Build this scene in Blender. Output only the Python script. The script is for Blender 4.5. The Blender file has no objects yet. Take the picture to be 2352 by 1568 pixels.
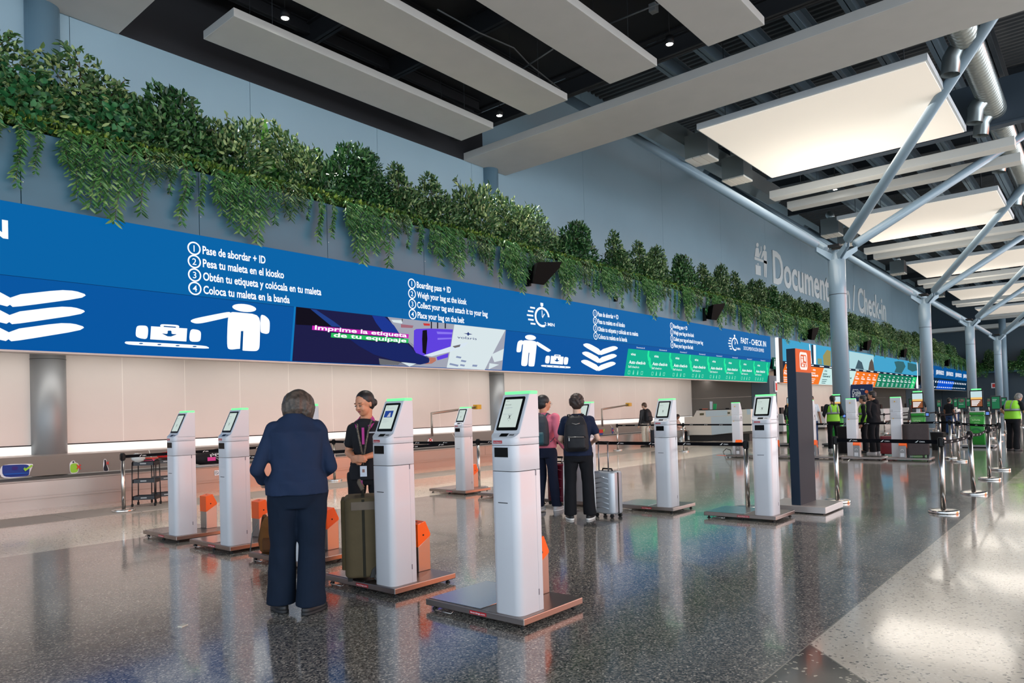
import bpy, math, random
import numpy as np
from mathutils import Vector, Matrix, Euler
random.seed(7); RNG = np.random.default_rng(7)
S = bpy.context.scene
COL = S.collection
PI = math.pi

# ---------------------------------------------------------------- camera
YAW, PIT, ROL, FPX, SHY, CH = 0.703787, 0.017536, -0.029040, 1620.366, 138.905, 1.45
_F = Vector((math.cos(YAW), math.sin(YAW), 0)); _U0 = Vector((0, 0, 1)); _R0 = _F.cross(_U0)
_F2 = _F * math.cos(PIT) + _U0 * math.sin(PIT); _U2 = _R0.cross(_F2)
_R = _R0 * math.cos(ROL) + _U2 * math.sin(ROL); _U = _R.cross(_F2)
cd = bpy.data.cameras.new('camera'); cam = bpy.data.objects.new('camera', cd); COL.objects.link(cam)
cam.matrix_world = Matrix((( _R.x, _U.x, -_F2.x, 0), (_R.y, _U.y, -_F2.y, 0), (_R.z, _U.z, -_F2.z, CH), (0, 0, 0, 1)))
cd.sensor_width = 36; cd.lens = FPX / 2352 * 36; cd.shift_y = SHY / 2352; cd.clip_end = 400
S.camera = cam

# ---------------------------------------------------------------- view, world, large lights
S.view_settings.view_transform = 'Standard'; S.view_settings.look = 'None'
S.view_settings.gamma = 1; S.view_settings.use_curve_mapping = False
S.view_settings.exposure = 0.0

def lin(c):
    return tuple(((v / 255) / 12.92 if v / 255 <= .04045 else ((v / 255 + .055) / 1.055) ** 2.4) for v in c)

W = bpy.data.worlds.new('daylight'); S.world = W; W.use_nodes = True
nt = W.node_tree; nt.nodes.clear()
def N(t, typ, **k):
    n = t.nodes.new(typ)
    for a, b in k.items(): setattr(n, a, b)
    return n
wo = N(nt, 'ShaderNodeOutputWorld'); bg = N(nt, 'ShaderNodeBackground'); tc = N(nt, 'ShaderNodeTexCoord')
sx = N(nt, 'ShaderNodeSeparateXYZ'); nt.links.new(tc.outputs['Generated'], sx.inputs[0])
# assumed daylight through unseen glazed sides, left open: cooler from behind (-X), warmer from the side (-Y)
ma = N(nt, 'ShaderNodeMath', operation='MULTIPLY_ADD'); ma.inputs[1].default_value = .5; ma.inputs[2].default_value = .5
nt.links.new(sx.outputs[0], ma.inputs[0])
sm_ = N(nt, 'ShaderNodeMapRange'); sm_.inputs[1].default_value = -1; sm_.inputs[2].default_value = .4; sm_.inputs[3].default_value = 4.3; sm_.inputs[4].default_value = 2.5
nt.links.new(sx.outputs[1], sm_.inputs[0]); nt.links.new(sm_.outputs[0], bg.inputs[1])
cr = N(nt, 'ShaderNodeValToRGB'); cr.color_ramp.elements[0].position = 0; cr.color_ramp.elements[0].color = (.50, .62, .74, 1)
cr.color_ramp.elements[1].position = .75; cr.color_ramp.elements[1].color = (.92, .93, .97, 1)
e = cr.color_ramp.elements.new(.4); e.color = (.80, .85, .90, 1)
nt.links.new(ma.outputs[0], cr.inputs[0]); nt.links.new(cr.outputs[0], bg.inputs[0]); bg.inputs[1].default_value = 1.15
# assumed unseen source, added as a world patch: a warm orange glow low down on the side of the hall the kiosks' right faces look at
def band(src, a, b_):
    g_ = N(nt, 'ShaderNodeMapRange'); g_.inputs[1].default_value = a; g_.inputs[2].default_value = b_; nt.links.new(src, g_.inputs[0]); return g_.outputs[0]
def mulw(a, b_):
    g_ = N(nt, 'ShaderNodeMath', operation='MULTIPLY'); nt.links.new(a, g_.inputs[0]); nt.links.new(b_, g_.inputs[1]); return g_
gm = mulw(mulw(band(sx.outputs[1], -.5, -.62), band(sx.outputs[0], .28, .40)).outputs[0], mulw(band(sx.outputs[2], .40, .30), band(sx.outputs[2], -.02, .02)).outputs[0])
b2 = N(nt, 'ShaderNodeBackground'); b2.inputs[0].default_value = (1, .22, .04, 1); b2.inputs[1].default_value = 4.0
mx = N(nt, 'ShaderNodeMixShader'); nt.links.new(gm.outputs[0], mx.inputs[0]); nt.links.new(bg.outputs[0], mx.inputs[1]); nt.links.new(b2.outputs[0], mx.inputs[2])
nt.links.new(mx.outputs[0], wo.inputs[0])

def area(name, loc, rot, sx_, sy_, power, col=(1, 1, 1), spread=PI):
    l = bpy.data.lights.new(name, 'AREA'); l.shape = 'RECTANGLE'; l.size = sx_; l.size_y = sy_
    l.energy = power; l.color = col; l.spread = spread
    o = bpy.data.objects.new(name, l); o.location = loc; o.rotation_euler = rot; COL.objects.link(o); return o

# wall-washing light troughs under the canopy, one per bay
for k in range(8):
    area('canopy_wall_washer', (4 + 8.6 * k, 16.3, 3.02), (math.radians(14), 0, 0), 8.2, .25, 46, (1, .94, .89))
# added fill lights just under the glowing panels, to lift the hall
for k in range(5):
    area('hall_fill_light', (24.7 + 15.4 * k, 6.7, 10.3), (0, 0, 0), 6, 6, 300, (1, .93, .84))
for (x, y) in ((9, 14.0), (16, 13.9), (16, 8.1), (9, 8.1)):
    l = bpy.data.lights.new('downlight_lamp', 'SPOT'); l.energy = 2600; l.spot_size = 1.25; l.spot_blend = .5; l.shadow_soft_size = .08; l.color = (1, .95, .88)
    o = bpy.data.objects.new('downlight_lamp', l); o.location = (x, y, 10.5); COL.objects.link(o)

# ---------------------------------------------------------------- pixel-ray helpers used for laying out flat artwork and positions
def ray(x, y): return _F2 + _R * ((x - 1176) / FPX) - _U * ((y - 784 - SHY) / FPX)
def onY(x, y, v): d = ray(x, y); t = v / d.y; return Vector((0, 0, CH)) + d * t
def onX(x, y, v): d = ray(x, y); t = v / d.x; return Vector((0, 0, CH)) + d * t
def onZ(x, y, v=0): d = ray(x, y); t = (v - CH) / d.z; return Vector((0, 0, CH)) + d * t
def onP(x, y, p, n):
    d = ray(x, y); c = Vector((0, 0, CH)); t = (Vector(p) - c).dot(n) / d.dot(n); return c + d * t

# ---------------------------------------------------------------- materials
MATS = {}
def mat(name, rgb, rough=.5, metal=0., emit=None, es=0., coat=0., spec=.5, noise=None, bump=0., bscale=40):
    """rgb is sRGB 0-255. noise=(scale, amount) varies the value a little."""
    if name in MATS: return MATS[name]
    m = bpy.data.materials.new(name); m.use_nodes = True; t = m.node_tree; b = t.nodes['Principled BSDF']
    c = lin(rgb); b.inputs['Base Color'].default_value = (*c, 1)
    b.inputs['Roughness'].default_value = rough; b.inputs['Metallic'].default_value = metal
    b.inputs['Coat Weight'].default_value = coat; b.inputs['Specular IOR Level'].default_value = spec
    if emit is not None:
        b.inputs['Emission Color'].default_value = (*lin(emit), 1); b.inputs['Emission Strength'].default_value = es
    if noise or bump:
        co = N(t, 'ShaderNodeTexCoord')
    if noise:
        nz = N(t, 'ShaderNodeTexNoise'); nz.inputs['Scale'].default_value = noise[0]; nz.inputs['Detail'].default_value = 4
        t.links.new(co.outputs['Object'], nz.inputs['Vector'])
        r = N(t, 'ShaderNodeValToRGB'); a = noise[1]
        r.color_ramp.elements[0].position = .3; r.color_ramp.elements[1].position = .7
        r.color_ramp.elements[0].color = (*[v * (1 - a) for v in c], 1); r.color_ramp.elements[1].color = (*[min(1, v * (1 + a)) for v in c], 1)
        t.links.new(nz.outputs[0], r.inputs[0]); t.links.new(r.outputs[0], b.inputs['Base Color'])
    if bump:
        nb = N(t, 'ShaderNodeTexNoise'); nb.inputs['Scale'].default_value = bscale
        t.links.new(co.outputs['Object'], nb.inputs['Vector'])
        bp = N(t, 'ShaderNodeBump'); bp.inputs['Strength'].default_value = bump; bp.inputs['Distance'].default_value = .01
        t.links.new(nb.outputs[0], bp.inputs['Height']); t.links.new(bp.outputs[0], b.inputs['Normal'])
    MATS[name] = m; return m

def glow(name, rgb, es=1.0):
    """a lit screen colour"""
    return mat(name, tuple(v * .03 for v in rgb), .6, emit=rgb, es=es, spec=.04)

def brushed(name, rgb, rough=.3, stretch=(1, 1, 60)):
    if name in MATS: return MATS[name]
    m = mat(name, rgb, rough, 1.0); t = m.node_tree; b = t.nodes['Principled BSDF']
    co = N(t, 'ShaderNodeTexCoord'); mp = N(t, 'ShaderNodeMapping'); mp.inputs['Scale'].default_value = stretch
    nz = N(t, 'ShaderNodeTexNoise'); nz.inputs['Scale'].default_value = 3; nz.inputs['Detail'].default_value = 5
    mr = N(t, 'ShaderNodeMapRange'); mr.inputs[3].default_value = rough * .9; mr.inputs[4].default_value = rough * 1.12
    t.links.new(co.outputs['Object'], mp.inputs[0]); t.links.new(mp.outputs[0], nz.inputs['Vector'])
    t.links.new(nz.outputs[0], mr.inputs[0]); t.links.new(mr.outputs[0], b.inputs['Roughness'])
    return m

white_paint = mat('white_powder_coat', (204, 204, 208), .3, coat=.2)
steel = brushed('brushed_steel', (150, 145, 142), .34)
steel_dark = brushed('platform_steel', (150, 138, 132), .34)
chrome = mat('polished_steel', (200, 195, 190), .22, 1)
black_pl = mat('black_plastic', (14, 15, 17), .5, spec=.25)
black_gl = mat('black_glass', (5, 6, 7), .3, spec=.12)
speaker_m = mat('speaker_black', (9, 9, 10), .7, spec=.05)
rubber = mat('black_rubber', (18, 18, 18), .7)
orange = mat('orange_paint', (250, 96, 12), .35)
red_lab = mat('red_sticker', (178, 30, 40), .4)
white_ink = mat('white_ink', (240, 240, 240), .5)
dark_ink = mat('dark_ink', (40, 42, 46), .5)
tape_m = mat('black_webbing', (13, 15, 20), .8, spec=.08)
grey_pnl = mat('grey_panel', (120, 138, 147), .45)

# ---------------------------------------------------------------- mesh builder
class B:
    def __init__(s): s.v = []; s.f = []; s.m = []; s.mi = 0; s.sm = []
    def add(s, vs, fs, smooth=False):
        o = len(s.v); s.v += [tuple(map(float, v)) for v in vs]
        for f in fs: s.f.append(tuple(i + o for i in f)); s.m.append(s.mi); s.sm.append(smooth)
        return s
    def box(s, x0, x1, y0, y1, z0, z1):
        return s.add([(x0, y0, z0), (x1, y0, z0), (x1, y1, z0), (x0, y1, z0), (x0, y0, z1), (x1, y0, z1), (x1, y1, z1), (x0, y1, z1)],
            [(0, 3, 2, 1), (4, 5, 6, 7), (0, 1, 5, 4), (1, 2, 6, 5), (2, 3, 7, 6), (3, 0, 4, 7)])
    def prism(s, poly, a, b, axis='y', smooth=False):
        """poly in the other two axes (in xyz order), extruded a..b along axis"""
        def P(u, v, w): return {'x': (w, u, v), 'y': (u, w, v), 'z': (u, v, w)}[axis]
        n = len(poly); vs = [P(u, v, a) for u, v in poly] + [P(u, v, b) for u, v in poly]
        ar = sum(poly[i][0] * poly[(i + 1) % n][1] - poly[(i + 1) % n][0] * poly[i][1] for i in range(n))
        fs = [(i, (i + 1) % n, n + (i + 1) % n, n + i) for i in range(n)]
        caps = [tuple(range(n))[::-1], tuple(range(n, 2 * n))]
        fl = (ar < 0) != (axis == 'y') != (b < a)
        if fl: fs = [f[::-1] for f in fs]; caps = [c[::-1] for c in caps]
        s.add(vs, fs, smooth); o = len(s.v) - 2 * n
        for c in caps: s.f.append(tuple(i + o for i in c)); s.m.append(s.mi); s.sm.append(False)
        return s
    def tube(s, pts, r, n=10, cap=True, smooth=True, flat=1.0):
        pts = [Vector(p) for p in pts]; rs = r if isinstance(r, (list, tuple)) else [r] * len(pts)
        vs = []; up = None
        for i, p in enumerate(pts):
            d = (pts[min(i + 1, len(pts) - 1)] - pts[max(i - 1, 0)]).normalized()
            if up is None:
                up = Vector((0, 0, 1)) if abs(d.z) < .9 else Vector((1, 0, 0))
            a = d.cross(up).normalized(); b = a.cross(d).normalized(); up = b
            for k in range(n):
                t = 2 * PI * k / n; vs.append(p + a * math.cos(t) * rs[i] + b * math.sin(t) * rs[i] * flat)
        fs = []
        for i in range(len(pts) - 1):
            for k in range(n):
                fs.append((i * n + k, i * n + (k + 1) % n, (i + 1) * n + (k + 1) % n, (i + 1) * n + k))
        s.add(vs, fs, smooth)
        if cap:
            o = len(s.v) - len(vs)
            s.f.append(tuple(o + k for k in range(n))[::-1]); s.f.append(tuple(o + (len(pts) - 1) * n + k for k in range(n)))
            s.m += [s.mi] * 2; s.sm += [False] * 2
        return s
    def lathe(s, prof, c=(0, 0, 0), n=24, smooth=True):
        """prof: (r,z) list bottom to top"""
        vs = []
        for r, z in prof:
            for k in range(n):
                t = 2 * PI * k / n; vs.append((c[0] + r * math.cos(t), c[1] + r * math.sin(t), c[2] + z))
        fs = []
        for i in range(len(prof) - 1):
            for k in range(n): fs.append((i * n + k, i * n + (k + 1) % n, (i + 1) * n + (k + 1) % n, (i + 1) * n + k))
        s.add(vs, fs, smooth); o = len(s.v) - len(vs)
        s.f.append(tuple(o + k for k in range(n))[::-1]); s.f.append(tuple(o + (len(prof) - 1) * n + k for k in range(n)))
        s.m += [s.mi] * 2; s.sm += [False] * 2
        return s
    def loft(s, rings, n=20, smooth=True, p=2.0):
        """rings: (cx,cy,cz,rx,ry) horizontal superellipse sections"""
        vs = []
        for cx, cy, cz, rx, ry in rings:
            for k in range(n):
                t = 2 * PI * k / n; c, q = math.cos(t), math.sin(t)
                vs.append((cx + rx * math.copysign(abs(c) ** (2 / p), c), cy + ry * math.copysign(abs(q) ** (2 / p), q), cz))
        fs = []
        for i in range(len(rings) - 1):
            for k in range(n): fs.append((i * n + k, i * n + (k + 1) % n, (i + 1) * n + (k + 1) % n, (i + 1) * n + k))
        if rings[-1][2] < rings[0][2]: fs = [f[::-1] for f in fs]
        s.add(vs, fs, smooth); o = len(s.v) - len(vs)
        a = tuple(o + k for k in range(n)); b = tuple(o + (len(rings) - 1) * n + k for k in range(n))
        s.f += [a[::-1], b] if rings[-1][2] > rings[0][2] else [a, b[::-1]]
        s.m += [s.mi] * 2; s.sm += [False] * 2
        return s
    def ell(s, c, r, rot=None, n=14, m=10, noise=0):
        vs = []; R = Euler(rot).to_matrix() if rot else None
        for i in range(1, m):
            ph = PI * i / m
            for k in range(n):
                t = 2 * PI * k / n
                q = 1 + (random.uniform(-noise, noise) if noise else 0)
                v = Vector((math.sin(ph) * math.cos(t) * r[0] * q, math.sin(ph) * math.sin(t) * r[1] * q, -math.cos(ph) * r[2] * q))
                vs.append((R @ v if R else v) + Vector(c))
        for z in (-r[2], r[2]):
            v = Vector((0, 0, z)); vs.append((R @ v if R else v) + Vector(c))
        a = (m - 1) * n; fs = []
        for i in range(m - 2):
            for k in range(n): fs.append((i * n + k, i * n + (k + 1) % n, (i + 1) * n + (k + 1) % n, (i + 1) * n + k))
        for k in range(n):
            fs.append((a, (k + 1) % n, k)); fs.append((a + 1, (m - 2) * n + k, (m - 2) * n + (k + 1) % n))
        return s.add(vs, fs, True)
    def cap(s, p0, p1, r0, r1=None, n=10):
        """tapered capsule"""
        r1 = r0 if r1 is None else r1; p0 = Vector(p0); p1 = Vector(p1); d = (p1 - p0)
        L = d.length or 1e-6; d = d / L; pts = []; rs = []
        for k in range(4): a = PI / 2 * (k + .25) / 4.0; pts.append(p0 - d * r0 * math.cos(a)); rs.append(r0 * math.sin(a))
        pts.append(p0); rs.append(r0); pts.append(p1); rs.append(r1)
        for k in range(3, -1, -1): a = PI / 2 * (k + .25) / 4.0; pts.append(p1 + d * r1 * math.cos(a)); rs.append(r1 * math.sin(a))
        return s.tube(pts, rs, n)
    def rbox(s, x0, x1, y0, y1, z0, z1, r, k=4):
        """box with rounded vertical edges"""
        return s.prism(rrect(x0, x1, y0, y1, r, k), z0, z1, 'z', True)
    def mesh(s, name, mats):
        me = bpy.data.meshes.new(name); me.from_pydata(s.v, [], s.f)
        for m in (mats if isinstance(mats, (list, tuple)) else [mats]): me.materials.append(m)
        me.polygons.foreach_set('material_index', s.m); me.polygons.foreach_set('use_smooth', s.sm); me.update()
        return me
    def build(s, name, mats, parent=None, bevel=0, seg=2, loc=None, rot=None):
        o = bpy.data.objects.new(name, s.mesh(name, mats)); COL.objects.link(o)
        if parent is not None: o.parent = parent
        if loc is not None: o.location = loc
        if rot is not None: o.rotation_euler = rot
        if bevel:
            b = o.modifiers.new('bevel', 'BEVEL'); b.width = bevel; b.segments = seg; b.limit_method = 'ANGLE'; b.angle_limit = .6
        return o

def rrect(x0, x1, y0, y1, r, k=4):
    """r a number or 4 radii for corners (x0y0, x1y0, x1y1, x0y1)"""
    rs = r if isinstance(r, (list, tuple)) else [r] * 4; out = []
    for (cx, cy, a0), q in zip(((x0, y0, PI), (x1, y0, 1.5 * PI), (x1, y1, 0), (x0, y1, .5 * PI)), rs):
        if q <= 0: out.append((cx, cy)); continue
        ox = cx + (q if cx == x0 else -q); oy = cy + (q if cy == y0 else -q)
        for i in range(k + 1):
            a = a0 + PI / 2 * i / k; out.append((ox + q * math.cos(a), oy + q * math.sin(a)))
    return out

def tag(o, label, cat, group=None, kind=None):
    if label: o['label'] = label
    if cat: o['category'] = cat
    if group: o['group'] = group
    if kind: o['kind'] = kind
    return o
def empty(name, loc, rz=0, label=None, cat=None, group=None):
    o = bpy.data.objects.new(name, None); COL.objects.link(o); o.location = loc; o.rotation_euler = (0, 0, rz)
    o.empty_display_size = .2
    return tag(o, label, cat, group)
def struct(o): o['kind'] = 'structure'; return o
_kids = {}
def copy_tree(o, loc=None, rz=None, label=None, group=None):
    def rec(a, par):
        c = a.copy(); COL.objects.link(c)
        if par is not None: c.parent = par
        for ch in a.children: rec(ch, c)
        return c
    r = rec(o, None)
    if loc is not None: r.location = loc
    if rz is not None: r.rotation_euler = (0, 0, rz)
    if label: r['label'] = label
    if group: r['group'] = group
    return r

_caph = {}
def soft(pts, it=2):
    """rounds the corners of an outline"""
    for _ in range(it):
        q = []
        for i in range(len(pts)):
            a, b = pts[i], pts[(i + 1) % len(pts)]
            t0 = .25 if _ else .2
            q += [tuple(a[k] * (1 - t0) + b[k] * t0 for k in range(len(a))), tuple(a[k] * t0 + b[k] * (1 - t0) for k in range(len(a)))]
        pts = q
    return pts
def text(body, name, m, parent, O, Ux, Vy, h, w=None, bold=.0, align='l', ext=0, depth=0):
    """lettering as a flat mesh: O is the baseline start, Ux reading direction, Vy up, h capital height, w total width"""
    cu = bpy.data.curves.new(name, 'FONT'); cu.body = body; cu.size = 1; cu.offset = bold; cu.extrude = ext; cu.resolution_u = 3
    tmp = bpy.data.objects.new(name, cu); me = bpy.data.meshes.new_from_object(tmp)
    bpy.data.objects.remove(tmp); bpy.data.curves.remove(cu)
    n = len(me.vertices)
    if not n: return None
    co = np.empty(n * 3); me.vertices.foreach_get('co', co); co = co.reshape(-1, 3)
    x0, x1 = co[:, 0].min(), co[:, 0].max(); sc = h / .73; sxx = (w / (x1 - x0)) if w else sc
    Ux = Vector(Ux).normalized(); Vy = Vector(Vy).normalized(); O = Vector(O); Nn = Ux.cross(Vy)
    wd = (x1 - x0) * sxx; off = {'l': 0, 'c': -wd / 2, 'r': -wd}[align]
    u = (co[:, 0] - x0) * sxx + off; v = co[:, 1] * sc; z = co[:, 2] * sc
    out = np.outer(u, Ux) + np.outer(v, Vy) + np.outer(z, Nn) + np.array(O)
    me.vertices.foreach_set('co', out.reshape(-1)); me.materials.clear(); me.materials.append(m); me.update()
    o = bpy.data.objects.new(name, me); COL.objects.link(o)
    if parent is not None: o.parent = parent
    return o
def flat(name, pts, m, parent):
    """a thin flat polygon in 3D (artwork on a screen or a sticker)"""
    me = bpy.data.meshes.new(name); me.from_pydata([tuple(p) for p in pts], [], [tuple(range(len(pts)))]); me.materials.append(m); me.update()
    o = bpy.data.objects.new(name, me); COL.objects.link(o)
    if parent is not None: o.parent = parent
    return o
def flats(name, polys, m, parent):
    vs = []; fs = []
    for p in polys: fs.append(tuple(range(len(vs), len(vs) + len(p)))); vs += [tuple(q) for q in p]
    me = bpy.data.meshes.new(name); me.from_pydata(vs, [], fs)
    for k in (m if isinstance(m, list) else [m]): me.materials.append(k)
    me.update(); o = bpy.data.objects.new(name, me); COL.objects.link(o)
    if parent is not None: o.parent = parent
    return o
# ================================================================ the setting
YW = 17.2   # long wall
def terrazzo():
    m = bpy.data.materials.new('terrazzo'); m.use_nodes = True; t = m.node_tree; b = t.nodes['Principled BSDF']; L = t.links.new
    co = N(t, 'ShaderNodeTexCoord'); sp = N(t, 'ShaderNodeSeparateXYZ'); L(co.outputs['Object'], sp.inputs[0])
    def M_(op, a, b_=None, c=None):
        n = N(t, 'ShaderNodeMath', operation=op)
        for i, v in enumerate((a, b_, c)):
            if v is None: continue
            if isinstance(v, (int, float)): n.inputs[i].default_value = v
            else: L(v, n.inputs[i])
        return n.outputs[0]
    X, Y = sp.outputs[0], sp.outputs[1]
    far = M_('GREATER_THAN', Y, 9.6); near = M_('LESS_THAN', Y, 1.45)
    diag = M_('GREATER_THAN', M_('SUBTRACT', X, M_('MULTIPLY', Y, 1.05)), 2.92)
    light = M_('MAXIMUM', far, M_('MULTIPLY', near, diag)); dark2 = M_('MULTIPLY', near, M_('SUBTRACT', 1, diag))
    def chips(scale, stops):
        v = N(t, 'ShaderNodeTexVoronoi'); v.inputs['Scale'].default_value = scale; L(co.outputs['Object'], v.inputs['Vector'])
        s2 = N(t, 'ShaderNodeSeparateColor'); L(v.outputs['Color'], s2.inputs[0])
        r = N(t, 'ShaderNodeValToRGB'); r.color_ramp.interpolation = 'CONSTANT'; L(s2.outputs[0], r.inputs[0])
        els = r.color_ramp.elements
        els[0].position = 0; els[0].color = (*lin(stops[0][1]), 1); els[1].position = stops[1][0]; els[1].color = (*lin(stops[1][1]), 1)
        for p, c in stops[2:]: e = els.new(p); e.color = (*lin(c), 1)
        return r.outputs[0]
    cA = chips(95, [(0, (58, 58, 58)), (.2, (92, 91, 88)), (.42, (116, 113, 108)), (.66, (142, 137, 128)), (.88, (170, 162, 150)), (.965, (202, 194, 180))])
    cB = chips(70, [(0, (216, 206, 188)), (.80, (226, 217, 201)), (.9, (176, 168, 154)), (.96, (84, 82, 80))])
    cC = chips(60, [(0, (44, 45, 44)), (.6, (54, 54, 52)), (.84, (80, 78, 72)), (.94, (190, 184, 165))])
    nz = N(t, 'ShaderNodeTexNoise'); nz.inputs['Scale'].default_value = .8; nz.inputs['Detail'].default_value = 5; L(co.outputs['Object'], nz.inputs['Vector'])
    def mix(f, a, b_):
        n = N(t, 'ShaderNodeMix', data_type='RGBA'); L(f, n.inputs[0]); L(a, n.inputs[6]); L(b_, n.inputs[7]); return n.outputs[2]
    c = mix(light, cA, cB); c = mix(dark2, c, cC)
    # brass divider strips
    d1 = M_('ABSOLUTE', M_('SUBTRACT', M_('SUBTRACT', X, M_('MULTIPLY', Y, 1.05)), 2.92))
    j1 = M_('MULTIPLY', M_('LESS_THAN', d1, .006), M_('LESS_THAN', Y, 9.6))
    j2 = M_('LESS_THAN', M_('ABSOLUTE', M_('SUBTRACT', Y, 1.45)), .004); j3 = M_('LESS_THAN', M_('ABSOLUTE', M_('SUBTRACT', Y, 9.6)), .006)
    jj = M_('MAXIMUM', j1, M_('MAXIMUM', j2, j3))
    st = N(t, 'ShaderNodeRGB'); st.outputs[0].default_value = (*lin((150, 145, 132)), 1)
    c = mix(jj, c, st.outputs[0])
    hv = N(t, 'ShaderNodeHueSaturation'); L(c, hv.inputs['Color'])
    mr = N(t, 'ShaderNodeMapRange'); mr.inputs[3].default_value = .88; mr.inputs[4].default_value = 1.1; L(nz.outputs[0], mr.inputs[0]); L(mr.outputs[0], hv.inputs['Value'])
    L(hv.outputs[0], b.inputs['Base Color'])
    n2 = N(t, 'ShaderNodeTexNoise'); n2.inputs['Scale'].default_value = 2.2; n2.inputs['Detail'].default_value = 3; L(co.outputs['Object'], n2.inputs['Vector'])
    m2 = N(t, 'ShaderNodeMapRange'); m2.inputs[3].default_value = .10; m2.inputs[4].default_value = .20; L(n2.outputs[0], m2.inputs[0]); L(m2.outputs[0], b.inputs['Roughness'])
    b.inputs['Specular IOR Level'].default_value = .75; b.inputs['Coat Weight'].default_value = .35; b.inputs['Coat Roughness'].default_value = .06
    return m
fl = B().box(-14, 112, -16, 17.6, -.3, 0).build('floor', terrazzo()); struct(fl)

wall_low = mat('cream_wall_panel', (218, 208, 200), .42, noise=(.6, .04))
wall_up = mat('grey_wall_board', (140, 166, 180), .6, noise=(.35, .04))
dark_wall = mat('black_wall', (30, 31, 36), .8)
seam_m = mat('panel_gap', (60, 60, 62), .8)
cream_gap = mat('cream_gap', (196, 186, 176), .6)
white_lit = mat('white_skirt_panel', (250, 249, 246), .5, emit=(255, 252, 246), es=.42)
fasc = mat('slate_fascia_panel', (62, 108, 128), .42, noise=(.5, .05))
white_soffit = mat('canopy_soffit', (208, 200, 192), .6)

# back wall: lower zone inside the canopy, upper zone above it
struct(B().box(-14, 112, YW + .06, YW + .3, -.1, 16.4).build('wall_left', wall_up))
bw = B()
x = -12.0 + (6.53 + 12) % 1.425
while x < 41.0:
    if not (4.25 < x + .7 < 5.55 and False): bw.box(x + .003, x + 1.422, YW, YW + .06, 1.1, 3.3)
    x += 1.425
struct(bw.build('wall_panels_cream', wall_low)); struct(B().box(-12, 41, YW + .006, YW + .055, .3, 3.3).build('wall_panel_backing', cream_gap))
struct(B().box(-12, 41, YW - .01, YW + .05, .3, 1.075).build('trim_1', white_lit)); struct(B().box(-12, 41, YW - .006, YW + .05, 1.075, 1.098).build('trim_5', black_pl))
bj = B(); x = -12.0 + (6.53 + 12) % 1.425
while x < 41: bj.box(x - .007, x + .007, YW - .0015, YW + .004, 1.1, 3.3); x += 1.425
struct(bj.build('trim_6', mat('pale_joint_strip', (244, 236, 228), .5)))
# tall boards of the upper wall with thin joints
up = B(); x = -11.5
while x < 100:
    x1 = x + (7.1 if x > 18 else 4.27); up.box(x + .006, x1 - .006, YW + .0, YW + .06, 5.4, 16.0); x = x1
struct(up.build('wall_upper_boards', wall_up))
struct(B().box(6.6, 19.0, YW - .02, YW + .06, 10.5, 13.3).build('wall_upper_dark', dark_wall))  # black band along the top of the near upper wall
# far end wall and its panel joints
struct(B().box(100.5, 101, -16, 17.5, -.1, 16.3).build('wall_far', mat('far_wall_slate', (58, 72, 82), .5)))
b = B()
for y in np.arange(-15, 17, 2.8): b.box(100.44, 100.5, y, y + 2.78, .02, 5.1)
struct(b.build('wall_far_panels', mat('far_wall_panel', (52, 66, 76), .45)))

# canopy above the counters: soffit, slate fascia panels between sign and planter
struct(B().box(-12, 100.5, 13.35, YW, 3.3, 3.42).build('ceiling_canopy_soffit', white_soffit))
fb = B(); x = 3.49 - 2.86 * 5
while x < 100:
    fb.box(x + .006, x + 2.854, 13.0, 13.06, 3.86, 6.19); x += 2.86
struct(fb.build('wall_canopy_fascia', fasc)); struct(B().box(-12, 100.5, 13.06, 13.1, 3.86, 6.19).build('wall_canopy_backing', seam_m))
sc = B()
x = 3.49 - 2.86 * 5
while x < 70: sc.add([(x + .03 + .008 * math.cos(a), 12.995, 5.35 + .008 * math.sin(a)) for a in np.linspace(0, 2 * PI, 7)[:-1]], [(0, 1, 2, 3, 4, 5)]); x += 2.86
struct(sc.build('trim_2', white_ink))
# piers and cross walls that carry the canopy
grey_dk = mat('dark_grey_panel', (92, 88, 84), .5); slate = mat('slate_pier', (66, 82, 94), .45)
for (x0, x1) in ((35.2, 36.2), (70.6, 71.8)):
    struct(B().box(x0, x1, 12.98, 13.9, 0, 3.02).build('wall_pier', slate))
    bb = B()
    for (z0, z1) in ((0, 1.0), (1.01, 2.0), (2.01, 3.3)): bb.box(x0 + .02, x0 + .3, 13.92, YW, z0, z1)
    struct(bb.build('wall_cross', grey_dk))
struct(B().box(36.3, 100, YW - .02, YW, .0, 3.3).build('wall_panels_far', wall_low))
b = B(); b.box(78, 99, YW - .06, YW - .03, 0, 3.2); struct(b.build('wall_panels_grey', mat('taupe_panel', (112, 104, 98), .5)))

# roof deck: real corrugation running across the hall
cg = B(); x = -14.0; prof = []
while x < 101: prof += [(x, 15.62), (x + .12, 15.62), (x + .16, 15.74), (x + .28, 15.74)]; x += .32
vs = [(p[0], -16, p[1]) for p in prof] + [(p[0], 17.5, p[1]) for p in prof]; n = len(prof)
cg.add(vs, [(i, i + 1, n + i + 1, n + i) for i in range(n - 1)])
dk_deck = mat('roof_deck_metal', (92, 94, 96), .55, .3)
o = cg.build('ceiling', [dk_deck]); struct(o)
struct(B().box(-14, 101, -16, 17.5, 15.8, 16.3).build('ceiling_roof', mat('roof_underside', (30, 31, 33), .8)))
struct(B().box(18.6, 18.8, -16, 17.18, 12.4, 15.6).build('wall_bulkhead', dark_wall))
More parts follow.
